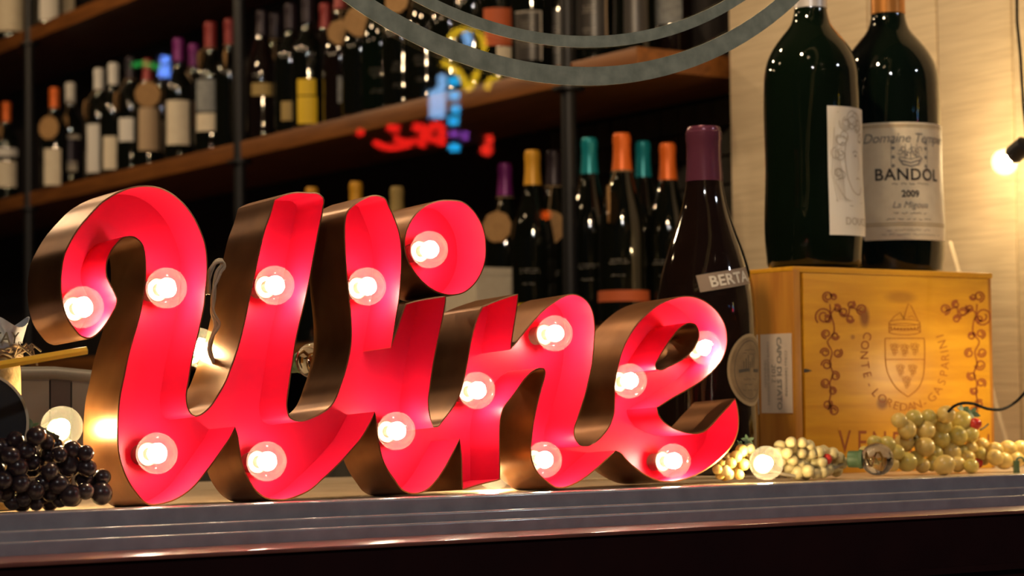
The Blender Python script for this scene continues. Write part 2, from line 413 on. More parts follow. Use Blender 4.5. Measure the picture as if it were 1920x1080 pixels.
# base cabinet below the lowest shelf
cb = empty('base_cabinet', (XS+0.205, 5.2, FLOOR), 'dark base cabinet under the lowest shelf along the side wall', 'cabinet')
v, f = box_data((-0.16, -2.1, 0), (0.14, 2.3, 0.95)); obj('body', v, f, 'greydark', cb)
for k in range(8):
    v, f = box_data((-0.172, -2.08+k*0.55, 0.06), (-0.160, -2.08+k*0.55+0.53, 0.93)); d = obj('door', v, f, 'greypanel', cb)
    v, f = tube_data([(-0.19, -2.08+k*0.55+0.46, 0.55), (-0.19, -2.08+k*0.55+0.46, 0.70)], 0.006, 8); obj('handle', v, f, 'pipe', d)

# ------------------------------------------------------------------ bottles
def smooth_prof(pts, k=6):
    out = []
    sp, _ = spline(pts, closed=False, step=(pts[-1][1]-pts[0][1])/70 if pts[-1][1] > pts[0][1] else 0.003)
    return [(max(1e-5, p.x), p.y) for p in sp]
def bottle_profile(kind, R, H):
    if kind == 'bordeaux':
        pts = [(0.0, 0.004, 1), (R*0.80, 0.004, 1), (R*0.97, 0.006), (R, 0.02), (R, H*0.30), (R, H*0.575), (R*0.985, H*0.60), (R*0.90, H*0.64), (R*0.70, H*0.68), (R*0.48, H*0.72), (R*0.39, H*0.76), (R*0.37, H*0.85), (R*0.365, H*0.985)]
    elif kind == 'magnum':
        pts = [(0.0, 0.004, 1), (R*0.80, 0.004, 1), (R*0.97, 0.007), (R, 0.02), (R, H*0.30), (R*1.0, H*0.53), (R*0.985, H*0.57), (R*0.93, H*0.605), (R*0.80, H*0.645), (R*0.60, H*0.683), (R*0.42, H*0.715), (R*0.345, H*0.75), (R*0.33, H*0.80), (R*0.32, H*0.985)]
    else:   # sloping shoulders (burgundy, sparkling)
        pts = [(0.0, 0.004, 1), (R*0.80, 0.004, 1), (R*0.97, 0.006), (R, 0.02), (R, H*0.25), (R, H*0.42), (R*0.975, H*0.49), (R*0.90, H*0.56), (R*0.75, H*0.64), (R*0.58, H*0.71), (R*0.45, H*0.77), (R*0.37, H*0.83), (R*0.34, H*0.88), (R*0.335, H*0.985)]
    return pts
def rad_at(prof, z):
    for a, b in zip(prof, prof[1:]):
        if a[1] <= z <= b[1] and b[1] > a[1]: q = (z-a[1])/(b[1]-a[1]); return a[0]+(b[0]-a[0])*q
    return prof[-1][0]
class Bottle:
    cache = {}
    def __init__(s, name, base, kind, R, H, glass, foil, foil_len, label, cat='bottle', group=None, foil_flare=0):
        s.base = Vector(base); s.R, s.H = R, H
        s.root = empty(name, base, label, cat, group)
        key = (kind, round(R, 4), round(H, 4))
        s.prof = smooth_prof(bottle_profile(kind, R, H))
        if (key, glass) not in Bottle.cache:
            v, f = lathe_data(s.prof, 40 if R > 0.05 else 24)
            o = obj('glass_body', v, f, glass, s.root, True); Bottle.cache[(key, glass)] = o.data
        else: link('glass_body', Bottle.cache[(key, glass)], s.root)
        # foil / capsule
        z0, z1 = H-foil_len, H
        fp = [(rad_at(s.prof, z0)+0.0008, z0), (rad_at(s.prof, z0+foil_len*0.4)+0.0008, z0+foil_len*0.4), (rad_at(s.prof, H*0.93)+0.0008, H-foil_len*0.22-0.006)]
        rt = rad_at(s.prof, H*0.95)
        fp += [(rt+0.0016, H-foil_len*0.2-0.003), (rt+0.0016, H-foil_len*0.1), (rt+0.0006, H-foil_len*0.1+0.001), (rt+0.0004, H-0.003), (rt-0.001, H), (1e-5, H+0.0003)]
        if foil: lathe('capsule', fp, foil, s.root, 24)
        tc = Vector((CAM.x-s.base.x, CAM.y-s.base.y, 0)).normalized(); s.tc = tc; s.rt = Vector((-tc.y, tc.x, 0))
    def pt(s, a, z, off):
        r = rad_at(s.prof, z)+off
        return s.tc*(r*math.cos(a)) + s.rt*(r*math.sin(a)) + Vector((0, 0, z))
    def patch(s, name, a0, a1, z0, z1, m, off=0.0008, parent=None, shape=None, na=16, nz=8):
        """label wrapped on the bottle; angles in degrees from the viewer's side, + to the right"""
        a0, a1 = math.radians(a0), math.radians(a1); v, f = [], []
        if shape is None:
            for j in range(nz+1):
                for i in range(na+1): v.append(s.pt(a0+(a1-a0)*i/na, z0+(z1-z0)*j/nz, off))
            for j in range(nz):
                for i in range(na): k = j*(na+1)+i; f.append((k, k+1, k+na+2, k+na+1))
        else:       # oval
            ac, zc, da, dz = (a0+a1)/2, (z0+z1)/2, (a1-a0)/2, (z1-z0)/2; nr, ns = 6, 32
            v.append(s.pt(ac, zc, off))
            for j in range(1, nr+1):
                for i in range(ns): t = 2*math.pi*i/ns; v.append(s.pt(ac+da*j/nr*math.cos(t), zc+dz*j/nr*math.sin(t), off))
            for i in range(ns): f.append((0, 1+i, 1+(i+1) % ns))
            for j in range(1, nr):
                for i in range(ns): a = 1+(j-1)*ns; b = 1+j*ns; i2 = (i+1) % ns; f.append((a+i, b+i, b+i2, a+i2))
        return obj(name, v, f, m, parent or s.root, True)
    def print2d(s, name, part, ac, zc, m, parent=None, off=0.0013, rot=0.0):
        """2D print in metres, wrapped round the bottle with its origin at (angle ac, height zc)"""
        ac = math.radians(ac); v, f = part; c, q = math.cos(rot), math.sin(rot); out = []
        for p in v:
            x, y = c*p.x-q*p.y, q*p.x+c*p.y
            r = rad_at(s.prof, zc+y); out.append(s.pt(ac + x/max(r, 0.01), zc+y, off))
        return obj(name, out, f, m, parent or s.root)
    def tagdisc(s, a, zc, r, m='cork', tilt=0.0, out=0.006, yaw=0.0, star=False):
        a = math.radians(a); c = s.pt(a, zc, out)
        nrm = (s.tc*math.cos(a+yaw) + s.rt*math.sin(a+yaw)).normalized(); sd = (s.rt*math.cos(a+yaw) - s.tc*math.sin(a+yaw)); up = Vector((0, 0, 1))
        up, nrm = (up*math.cos(tilt) - nrm*math.sin(tilt)), (nrm*math.cos(tilt) + Vector((0, 0, 1))*math.sin(tilt))
        n = 24; v = []
        for d in (0.0, 0.003):
            for k in range(n):
                q = 2*math.pi*k/n; rr = r*(1+0.035*math.sin(9*q)) if not star else r*(0.75+0.35*math.cos(5*q))
                v.append(c + nrm*d + sd*(rr*math.cos(q)) + up*(rr*math.sin(q)))
        f = [tuple(range(n)), tuple(range(2*n-1, n-1, -1))] + [(k, (k+1) % n, n+(k+1) % n, n+k) for k in range(n)]
        t = obj('neck_tag', v, f, m, s.root)
        zn = s.H*0.80; top = c + up*r*0.85
        ring = [s.pt(2*math.pi*k/14, zn, 0.0015) for k in range(15)]
        mid = s.pt(a, zn, 0.002)
        v, f = merge([tube_data(ring, 0.0012, 6), tube_data([mid, (mid+top)/2+s.tc*0.004, top], 0.0012, 6)])
        obj('tag_string', v, f, 'twine', t, True)
        return t

def script_lines(w, n, h, seed):
    """rows of small wiggly strokes standing for illegible fine print"""
    q = random.Random(seed); parts = []
    for j in range(n):
        y = h*(0.5-(j+0.5)/n); x = -w/2*q.uniform(0.6, 1)
        xe = w/2*q.uniform(0.6, 1)
        pts = []
        while x < xe:
            pts.append((x, y+q.uniform(-0.0011, 0.0011))); x += 0.0016
            if q.random() < 0.14 and len(pts) > 3: parts.append(ribbon2d(pts, 0.0006)); pts = []; x += 0.0022
        if len(pts) > 2: parts.append(ribbon2d(pts, 0.0006))
    return merge2d(parts)

# --- middle and lower shelf bottles.
# (px, row offset from shelf front, kind, R, H, glass, foil, foil_len, label parts, tag, description)
# label parts: (a0, a1, z0, z1, material)
PLACED = []
for px in (1070, 452, 57):
    for z in (ZU, ZS1, ZS0): PLACED.append((Vector((XS+0.004, onX(px, 250, XS+0.008).y, z)), 0.0145))
def shelf_bottle(px, z, off, kind, R, H, glass, foil, fl, labels, tagd, text, group, prints=()):
    while True:
        p = onX(px, 300 if z > 0.4 else 450, XS+off); p.z = z
        if off > 0.29 or all((p-q).length > R+rq+0.002 for q, rq in PLACED): break
        off += 0.008
    if any((p-q).length < R+rq for q, rq in PLACED): print('OVER', px, off, text)
    PLACED.append((p.copy(), R))
    b = Bottle('wine_bottle', p, kind, R, H, glass, foil, fl, text, 'bottle', group)
    for (a0, a1, z0, z1, m) in labels: b.patch('label', a0, a1, z0, z1, m)
    if tagd: b.tagdisc(*tagd[0], **tagd[1])
    for (kind_, a, zc, w_, rows, m) in prints: b.print2d('print', script_lines(w_, rows, 0.006*rows, int(px)+rows), a, zc, m)
    return b
G1 = 'bottles with paper labels on the middle shelf'
G2 = 'dark bottles on the middle shelf'
G3 = 'bottles with coloured caps on the lowest shelf'
W, R0 = 0.052, 0.038
SB = [
 (12, .06, 'bordeaux', R0, .31, 'btl', 'orange', .06, [(-60, 50, .045, .125, 'cream'), (-60, 60, .14, .165, 'white')], ((-40, .215, .026), dict(yaw=-.6)), 'dark bottle with orange capsule and two cream labels, leftmost on the middle shelf'),
 (102, .05, 'bordeaux', R0, .30, 'btl', 'orange', .06, [(-48, 28, .012, .118, 'cream')], ((-20, .178, .034), dict(yaw=-.3)), 'dark bottle with orange capsule, big round tag and low narrow cream label'),
 (132, .10, 'bordeaux', R0, .325, 'btl', 'white', .06, [(-45, 45, .075, .155, 'darkfoil'), (-45, 45, .155, .168, 'cream'), (-45, 30, .06, .09, 'cream')], ((-20, .20, .026), dict(yaw=-.9)), 'dark bottle with white capsule and cream-edged black label beside the big round tag'),
 (186, .06, 'bordeaux', R0, .315, 'btl', 'white', .06, [(-60, 40, .02, .155, 'white')], ((-50, .195, .028), dict(yaw=-1.0)), 'dark bottle with white capsule and the tallest white label'),
 (213, .045, 'bordeaux', R0, .31, 'btl', 'white', .06, [(-45, 45, .015, .105, 'cream')], None, 'dark bottle with white capsule and plain cream label low on its body'),
 (245, .055, 'bordeaux', R0, .315, 'btl', 'darkfoil', .06, [(-52, 50, .082, .145, 'white')], ((-50, .19, .026), dict(yaw=-1.0)), 'dark bottle with square white label high above a bare dark base'),
 (277, .07, 'burgundy', R0, .30, 'btl', 'redfoil', .06, [(-38, 50, .05, .165, 'tan')], ((0, .20, .034), dict(yaw=0)), 'dark bottle with tall tan label under a wide round tag'),
 (304, .11, 'bordeaux', R0, .31, 'btl', 'darkfoil', .06, [(-38, 38, .055, .14, 'tan')], None, 'dark bottle with narrow brown label half hidden behind its neighbour'),
 (335, .055, 'bordeaux', R0, .32, 'btl', 'purple', .06, [(-50, 45, .04, .155, 'cream')], None, 'dark bottle with tall plain cream label in the middle of the row'),
 (364, .085, 'bordeaux', R0, .32, 'btl', 'purple', .06, [(-50, 50, .095, .165, 'orangelab')], ((-30, .205, .034), dict(yaw=-.6, m='tan')), 'dark bottle with rust orange label and pinkish round tag'),
 (395, .06, 'bordeaux', R0+.003, .335, 'btl', 'redfoil', .065, [(-55, 55, .105, .185, 'greylab'), (-55, 50, .055, .10, 'cream')], ((-45, .235, .026), dict(yaw=-1.1)), 'dark bottle with grey picture label above a cream label beside the post'),
 (432, .07, 'bordeaux', R0, .33, 'btl', 'redfoil', .065, [], ((-20, .225, .024), dict(yaw=-1.1)), 'plain dark bottle with red capsule and edge-on tag right beside the post'),
 (492, .055, 'burgundy', R0, .32, 'btl_brown', 'darkfoil', .06, [(-40, 40, .11, .14, 'goldink')], None, 'dark bottle with small brown label just right of the post'),
 (518, .10, 'bordeaux', R0, .33, 'btl', 'darkfoil', .06, [], ((-5, .20, .028), dict(star=True)), 'dark bottle hung with a star-shaped wooden tag'),
 (546, .055, 'bordeaux', R0, .31, 'btl', 'darkfoil', .06, [(-35, 35, .03, .075, 'goldink')], None, 'dark bottle left of the yellow label with a dim gold label'),
 (578, .05, 'bordeaux', R0-.002, .31, 'btl', 'darkfoil', .06, [(-40, 34, .012, .075, 'yellowlab'), (-40, 30, .078, .115, 'yellowlab')], None, 'dark bottle with a bright yellow two-piece label'),
 (612, .06, 'burgundy', R0+.003, .31, 'btl_brown', 'redfoil', .06, [(-40, 10, .03, .11, 'greylab')], None, 'brown bottle with dim grey label right of the yellow one'),
 (640, .085, 'burgundy', R0+.003, .33, 'btl_brown', 'redfoil', .06, [(-10, 40, .05, .11, 'greylab')], ((0, .21, .03), dict(tilt=.2)), 'brown bottle behind the front row under the ring with a grey label'),
 (678, .055, 'burgundy', R0+.004, .32, 'btl', 'darkfoil', .06, [], ((0, .21, .036), dict(tilt=.2)), 'dark bottle with large round tag just under the grey ring'),
 (716, .055, 'burgundy', R0+.004, .32, 'btl_green', 'darkfoil', .06, [], None, 'green-black bottle with white script left of the light blue reflection, second from the tag'),
 (756, .055, 'burgundy', R0+.004, .32, 'btl', 'darkfoil', .06, [], ((-20, .225, .026), dict(tilt=.2)), 'dark bottle with white script and small tag between the two rings'),
 (800, .055, 'burgundy', R0+.004, .32, 'btl', 'darkfoil', .06, [], None, 'dark bottle with white script under the ring near the blue reflection'),
 (846, .055, 'burgundy', R0+.004, .32, 'btl', 'darkfoil', .06, [], None, 'dark bottle with white script behind the yellow reflection'),
 (890, .06, 'bordeaux', R0, .31, 'btl', 'darkfoil', .06, [], None, 'plain dark bottle left of the red and cream label'),
 (936, .05, 'bordeaux', R0, .31, 'btl', 'redfoil', .06, [(-45, 70, .075, .15, 'orangelab'), (-5, 70, .035, .073, 'cream')], None, 'dark bottle with red and cream label crossed by the grey rings'),
 (1000, .055, 'bordeaux', R0+.003, .31, 'btl', 'darkfoil', .06, [(-50, 24, .03, .125, 'greydark'), (22, 27, .03, .125, 'whiteink'), (-50, 27, .122, .126, 'whiteink')], None, 'dark bottle with white-edged black label above the shelf corner'),
 (1050, .06, 'bordeaux', R0+.003, .31, 'btl', 'darkfoil', .06, [(-50, 30, .03, .14, 'greydark')], None, 'dark bottle with black label and white lettering beside the nearest post'),
 (1118, .06, 'bordeaux', R0+.004, .32, 'btl', 'darkfoil', .06, [(-50, 30, .03, .16, 'greydark'), (28, 33, .03, .16, 'tan')], None, 'dark bottle with tan-edged black label at the near end of the shelf'),
 (1195, .10, 'bordeaux', R0+.003, .32, 'btl', 'darkfoil', .06, [(-30, 30, .04, .12, 'greydark')], None, 'dim dark bottle at the near end of the shelf left of the paler one'),
 (1262, .17, 'bordeaux', R0+.003, .32, 'btl_brown', 'darkfoil', .06, [(-40, 30, .07, .12, 'greylab')], None, 'dim bottle with a grey label nearest the cream boards on the middle shelf'),
]
for (px, off, kind, R, H, gl, fo, fl, labs, tg, txt) in sorted(SB, key=lambda b: b[1]):
    pr = ()
    if txt.startswith(('dark bottle with white script', 'green-black')): pr = (('s', -5, .085, .05, 4, 'greyink'), ('s', -5, .045, .045, 2, 'greyink'))
    if 'white lettering' in txt or 'white-edged' in txt or 'tan-edged' in txt: pr = (('s', -12, .10, .034, 3, 'whiteink'), ('s', -12, .06, .034, 2, 'whiteink'))
    shelf_bottle(px, ZS1, off, kind, R, H, gl, fo, fl, labs, tg, txt, G1 if px < 470 else G2, pr)
PLACED.append((Vector((onX(905, 560, XS+.03).x+.03, onX(905, 560, XS+.03).y+.06, ZS0)), .075))
# lowest shelf
def lowtop(px, y, off): return onX(px, y, XS+off).z - ZS0
LB = [
 (585, 326, .05, .040, 'yellow', [], None, 'far bottle with yellow capsule seen above the second stroke of the W'),
 (668, 341, .05, .040, 'yellow', [], None, 'bottle with yellow capsule seen behind the third stroke of the W'),
 (745, 350, .05, .040, 'goldink', [], None, 'bottle with dull gold capsule seen left of the dot of the i'),
 (948, 258, .12, .042, 'purple', [], ((-25, .225, .032), {}), 'bottle with purple capsule behind the round wooden tag'),
 (1000, 282, .05, .043, 'yellow', [(-75, 75, .035, .052, 'yellowlab')], None, 'bottle with yellow capsule and yellow band between the two round tags'),
 (1040, 275, .10, .042, 'darkfoil', [], ((-15, .205, .034), {}), 'bottle with dark capsule and round tag beside the near post'),
 (1107, 257, .06, .043, 'teal', [], None, 'bottle with teal capsule, larger and nearer of the two'),
 (1168, 250, .045, .0455, 'orange', [(-88, 88, .043, .063, 'orangelab')], ((-35, .218, .034), dict(yaw=-.9)), 'bottle with orange capsule, orange band and tilted oval tag'),
 (1208, 265, .16, .040, 'teal', [], None, 'bottle with thin teal capsule between the two orange-capped ones'),
 (1254, 262, .10, .042, 'orange', [], None, 'bottle with orange capsule nearest the big dark bottle, without a tag'),
]
for (px, yt, off, R, fo, labs, tg, txt) in sorted(LB, key=lambda b: b[2]):
    H = lowtop(px, yt, off)
    pr = (('s', -10, .115, .05, 2, 'whiteink'), ('s', -10, .09, .03, 1, 'whiteink')) if px > 900 else ()
    H = min(max(H, 0.28), 0.36)
    shelf_bottle(px, ZS0, off, 'burgundy', R, H, 'btl', fo, .068, labs, tg, txt, G3, pr)
# upper shelf: lower halves in the top left corner
for (px, off, lw, z0, z1, m, txt) in ((20, .05, 60, .03, .16, 'cream', 'dark bottle with large cream label in the top left corner'), (92, .06, 45, .02, .14, 'white', 'dark bottle with pinkish white label on the top shelf'), (122, .14, 45, .035, .14, 'cream', 'dark bottle with cream label on the top shelf, right of the white one')):
    p = onX(px, 20, XS+off); p.z = ZU
    b = Bottle('wine_bottle', p, 'bordeaux', 0.046 if px < 50 else R0, 0.31, 'btl', 'darkfoil', .06, txt, 'bottle', 'bottles on the top shelf')
    b.patch('label', -lw, lw, z0, z1, m)
# cream box on the lowest shelf, seen under the dot of the i
p0 = onX(905, 560, XS+.03)
bx = empty('carton', (p0.x+.03, p0.y+.05, ZS0), 'pale grey carton on the lowest shelf seen below the dot of the i', 'box')
v, f = box_data((-.045, -.05, 0), (.045, .07, .128)); obj('body', v, f, 'cream', bx)
v, f = box_data((-.046, -.051, .118), (.046, .071, .133)); obj('lid', v, f, 'cream', bx)

# ------------------------------------------------------------------ the marquee sign
SO = Vector((0.82, 1.84, 0.0))
ex = Vector((1, 0.075, 0)).normalized(); eb0 = Vector((-0.075, 1, 0)).normalized()
LEAN = math.radians(3.2)
ey = Vector((0, 0, 1))*math.cos(LEAN) + eb0*math.sin(LEAN)
eb = eb0*math.cos(LEAN) - Vector((0, 0, 1))*math.sin(LEAN)
def sign_pt(x, y, d=0.0):
    """pixel -> (s,t) on the plane that lies d behind the front rim"""
    dr = ray(x, y); o = SO + eb*d; t = (o-CAM).dot(eb)/dr.dot(eb); p = CAM + dr*t - SO
    return Vector((p.dot(ex), p.dot(ey)))
def S3(st, d): return ex*st.x + ey*st.y + eb*d
D_PANEL, D_BACK = 0.050, 0.068
sign = empty('marquee_sign', SO, 'large red marquee letter sign spelling Wine with lit globe bulbs', 'sign')
C = 1
Wl = [(703,772,C),(691.7,795),(677,820),(656,845),(631,872),(604,897),(581,917),(558,928.5),(537.5,934.8),(516.7,935.4),(500,932.7),(485,923),(473,908.7),(462.5,890),(454,865),(449,838),(446,817),(440.6,800,C),(431,819),(416.7,840),(402,861),(383,886),(362.5,911),(341.7,927.5),(321,938),(300,943.7),(284,945),(273,941),(258,925),(243.7,904.6),(233,881.7),(226,858.7),(222.5,831.7),(222,802.5),(223,777.5),(226,745),(233.7,706.7),(240,675),(248,644),(258.7,608.7),(265,581.7),(270,554),(273,527.5),(274,502.5),(272,475),(267,456.7),(256.7,446),(242,442),(229.6,445),(217,456.7),(206.7,471),(200.4,486),(197.7,502.5),(199,519),(206.7,536),(215,552.5),(218,560),(217,571),(208.7,588),(196,608.7),(183.7,623),(173,631),(163,632.7),(154,629.5),(140,615),(127.5,596),(119,571),(115.4,544),(115,527.5),(117,502.5),(122,477.5),(131.7,456.7),(148,429.6),(169,404.6),(194,379.6),(221,363),(248,353),(271,350.4),(296,353),(319,363),(340,379.6),(358.7,402.5),(373,429.6),(382.7,456.7),(386.7,486),(386.7,517),(383.7,548),(381.7,571),(375.4,602.5),(367,640),(358.7,675),(352.5,713),(348,744),(351,765),(357,776.5),(366.7,781.7),(379,777.5),(393.7,765),(410,741),(424,716),(434,690),(447,652.5),(457.5,613),(468,563),(476,525),(486.7,475),(497,431.7),(507.5,402.5),(514.8,375.4,C),(530,368),(553,362.5),(578,363),(599,365.4),(605,371),(604,392),(597,427.5),(586.7,481.7),(576,538),(568,575),(559.6,608.7),(553,640),(548,675),(543,706.7),(538.7,738),(537,765),(543.7,785),(554,790),(571,789.6),(587.5,783.7),(602,776.5),(615,768),(625,757),(633,741),(639.6,722),(647,700),(654,673),(658.5,648),(659.6,623),(658.5,592),(655.4,561),(652,527.5),(649,486),(647,444),(648,413),(651,400),(666,384),(682.5,374),(699,368),(711.7,368.7),(720,372),(728,387),(738.7,411),(747,436),(751,461),(751.7,490),(750,527.5),(747,561),(741,598),(736.7,627.5),(732.5,652.5,C)]
Il = [(732.5,652.5,C),(745,619),(753,594),(761.7,571,C),(778,566.5),(803,561.5),(835,556.7,C),(833,573),(827,604.6),(819.6,640),(811,683.7),(805.5,723),(802,751),(803,770),(806,784.6),(812.5,802,C),(862,822,C),(848,849),(831,880),(814.6,903),(798,918),(781,924),(766.7,923),(752,914.8),(741.7,901),(729,882.5),(718.7,861.7),(712.5,838.7),(708,813.7),(706,788.7),(703,772,C)]
Nl = [(812.5,802,C),(821,801),(831,789),(846,770),(856,754),(863.5,737),(870.6,711),(878,673),(886,629.6),(896.7,594),(905,576.5,C),(926,567.5),(946.7,560),(970.6,552.5,C),(968.5,573),(963,608.7),(958,642),(957,655.6,C),(967.5,644),(984,623),(1005,598),(1026,577.5),(1042.5,566),(1059,556.7),(1073.7,553),(1088,556.7),(1101,567),(1110,584),(1113.7,606.7),(1113,640),(1110,675),(1104,706.7),(1097.5,735),(1089,762.5),(1081,787.5),(1075.6,804),(1075.6,816.7),(1081,829),(1089,836.5),(1103.7,836.5,C),(1154.5,844.8,C),(1139,858),(1118,877),(1095,895),(1072.5,908),(1056,913),(1041,912),(1026.7,902),(1014,891.7),(1003.7,877),(997.5,860),(996,843.7),(997.5,823),(1001.7,789.6),(1009,755),(1016,727),(1021.7,706.7),(1023,696),(1019.6,690),(1011,689.6),(998.7,695),(984,708.7),(967.5,731.7),(956,747),(943,764.6),(938,781),(936,804),(936,846),(936,898,C),(901.7,906.5),(868,916.7,C),(867,898),(865.6,855),(862,822,C)]
El = [(1103.7,836.5,C),(1118,829),(1133,814.6),(1145,796),(1151.7,775),(1153,750),(1153,723),(1159,690),(1167.5,658.7),(1180,631.7),(1196.7,606.7),(1217.5,586),(1240,570),(1263,561),(1286,556.7),(1305,559),(1326,569),(1344.6,586),(1357,606.7),(1362,629.6),(1361,650),(1353,673),(1338,692),(1317.5,711),(1288,729.6),(1259,746),(1231,763.5,C),(1233,775),(1240,787.5),(1253,799),(1271.7,808),(1292.5,813.5),(1307,814),(1321.7,809),(1336,796),(1353,777),(1371.7,757),(1378,749,C),(1382,766.7),(1384,787.5),(1382,810),(1373.7,831),(1359,850),(1338,868.7),(1313,885),(1284,897),(1259,901.7),(1236,900),(1213,890.6),(1192.5,877),(1173.7,860),(1163,848),(1154.5,844.8,C)]
Eh = [(1294.6,604.6),(1305,608.7),(1310,619),(1311,631.7),(1305,648),(1292.5,665),(1276,677.5),(1255,688),(1238,695),(1230,693),(1227.5,686),(1234,671),(1246.7,650),(1261,629.6),(1276,613)]
Dl = [(x + (910-x)*0.042, y) for (x, y) in [(844,377),(865,380),(881.7,391.7),(896,410),(906.7,435),(910,462.5),(908.7,487.5),(900,512.5),(886,533),(865,548),(844,551.7),(823,549),(798,536),(777.5,516.7),(763,496),(754.6,475),(752.5,454),(756.7,433),(767,412.5),(783.7,393.7),(804.6,382),(823,377.5)]]
CUTS = {frozenset(((732.5,652.5),(703,772))), frozenset(((812.5,802),(862,822))), frozenset(((1103.7,836.5),(1154.5,844.8)))}
SEAMS = [sign_pt(*p) for c_ in CUTS for p in c_]
def letter(label, pts, hole=None):
    loops = []
    for L in ([pts] + ([hole] if hole else [])):
        sp, idx = spline(L, True, 5.0)
        st = [sign_pt(p.x, p.y) for p in sp]
        iscut = [False]*len(st)
        for i in range(len(L)):
            if frozenset((tuple(L[i][:2]), tuple(L[(i+1) % len(L)][:2]))) in CUTS:
                b = idx[i+1] if i+1 < len(L) else len(st)
                for k in range(idx[i], b): iscut[k] = True
        loops.append((st, iscut))
    # back panel (a thin plate)
    tri = tessellate_polygon([[Vector((p.x, p.y, 0)) for p in st] for st, _ in loops])
    allp = [p for st, _ in loops for p in st]; n = len(allp)
    v = [S3(p, D_PANEL) for p in allp] + [S3(p, D_PANEL+0.002) for p in allp]
    f = [tuple(t) for t in tri] + [tuple(i+n for i in t[::-1]) for t in tri]
    me = bpy.data.meshes.new('letter'); me.from_pydata(v, [], f)
    bm = bmesh.new(); bm.from_mesh(me); bmesh.ops.recalc_face_normals(bm, faces=bm.faces); bm.to_mesh(me); bm.free()
    me.materials.append(M['red']); pan = link('letter', me, sign); pan['label'] = label
    for nm, m in (('side_wall', 'bronze'), ('lining', 'red')):
        V, Fc = [], []
        for li, (st, iscut) in enumerate(loops):
            k = len(st)
            area = sum(st[i].x*st[(i+1) % k].y - st[(i+1) % k].x*st[i].y for i in range(k))
            sg = 1 if area > 0 else -1
            if li: sg = -sg
            runs = []
            segs = [i for i in range(k) if not iscut[i]]
            nr = []
            for i in range(k):
                a, b = st[i-1], st[(i+1) % k]; d = (b-a)
                if iscut[i]: d = st[i]-st[i-1]
                elif iscut[i-1]: d = st[(i+1) % k]-st[i]
                d.normalize(); nn = Vector((d.y, -d.x))*sg
                nr.append(nn*min(1.0, min((st[i]-c).length for c in SEAMS)/0.014+0.05))
            base = len(V)
            if nm == 'side_wall':
                for i in range(k):
                    V += [S3(st[i], -0.0002), S3(st[i]+nr[i]*0.0014, 0), S3(st[i]+nr[i]*0.0014, D_BACK), S3(st[i]+nr[i]*0.0003, D_BACK), S3(st[i]+nr[i]*0.0003, D_PANEL+.001)]
                q = 5
            else:
                for i in range(k): V += [S3(st[i], 0.0), S3(st[i]-nr[i]*0.0002, D_PANEL+0.0005)]
                q = 2
            for i in segs:
                j = (i+1) % k
                for r in range(q-1): Fc.append((base+i*q+r, base+j*q+r, base+j*q+r+1, base+i*q+r+1))
        me = bpy.data.meshes.new(nm); me.from_pydata(V, [], Fc); me.polygons.foreach_set('use_smooth', [True]*len(me.polygons))
        me.set_sharp_from_angle(angle=math.radians(40)); me.materials.append(M[m]); link(nm, me, pan)
    return pan
letter('red letter W in looping script', Wl)
letter('red stem of the letter i', Il)
letter('round red dot of the letter i', Dl)
letter('red letter n', Nl)
letter('red letter e with an oval opening', El, Eh)
# bulbs in the sign: globe, core, socket
def bulb_meshes(r, tag_, glassm, glowm, sockm='socket', shell=False):
    v, f = sphere_data(r, 28, 18)
    if shell:
        v2, f2 = sphere_data(r*0.95, 28, 18); v, f = merge([(v, f), (v2, [q[::-1] for q in f2])])
    neck = lathe_data([(r*0.52, -r*1.22), (r*0.52, -r*0.90)], 20)
    g = obj('globe_'+tag_, *merge([(v, f)]), glassm, None, True)
    prof = [(max(1e-5, r*0.41*math.sin(math.pi*i/10)), -r*0.12-r*0.41*math.cos(math.pi*i/10)) for i in range(11)]
    c = obj('core', *lathe_data(prof, 16), glowm, None, True)
    s = obj('socket', *lathe_data([(r*0.50, -r*1.75), (r*0.52, -r*1.15), (r*0.60, -r*1.05), (r*0.56, -r*0.86), (r*0.30, -r*0.84), (r*0.18, -r*0.5), (1e-5, -r*0.5)], 20), sockm, None, True)
    ms = (g.data, c.data, s.data)
    for o in (g, c, s): bpy.data.objects.remove(o)
    return ms
BR = 0.0195
bm_sign = bulb_meshes(BR, 'sign', 'bulb', 'glow')
bm_str = bulb_meshes(BR, 'string', 'bulb', 'glow_string', 'leaf')
bm_off = bulb_meshes(BR, 'off', 'shell', 'glow', 'leaf', True)
bm_low = bulb_meshes(BR, 'low', 'bulb', 'glow_low', 'pipe')
bm_hang = bulb_meshes(BR, 'hang', 'bulb', 'glow_hang', 'pipe')
_fil = obj('filament', *tube_data([(0.004*math.sin(k*0.9), 0.004*math.cos(k*0.9), -0.012+k*0.0009) for k in range(20)], 0.0006, 6), 'brass', None, True)
fil_me = _fil.data; bpy.data.objects.remove(_fil)
def rot_to(d):
    return Vector((0, 0, 1)).rotation_difference(d.normalized()).to_euler()
def place_bulb(parent, pos, axis, ms, lit=True, label=None):
    g = link('bulb', ms[0], parent, pos); g.rotation_euler = rot_to(axis)
    if label: g['label'] = label
    link('core' if lit else 'filament', ms[1] if lit else fil_me, g); link('socket', ms[2], g)
    return g
for (x, y) in ((155,576),(312,540),(515,535),(688,537),(805,468),(294,850),(500,865),(743,808),(894,732),(1040,625),(1020,862),(1180,714),(1322,652),(1262,864)):
    d = D_PANEL - 0.0335
    st = sign_pt(x, y, d)
    place_bulb(sign, S3(st, d), -eb, bm_sign)

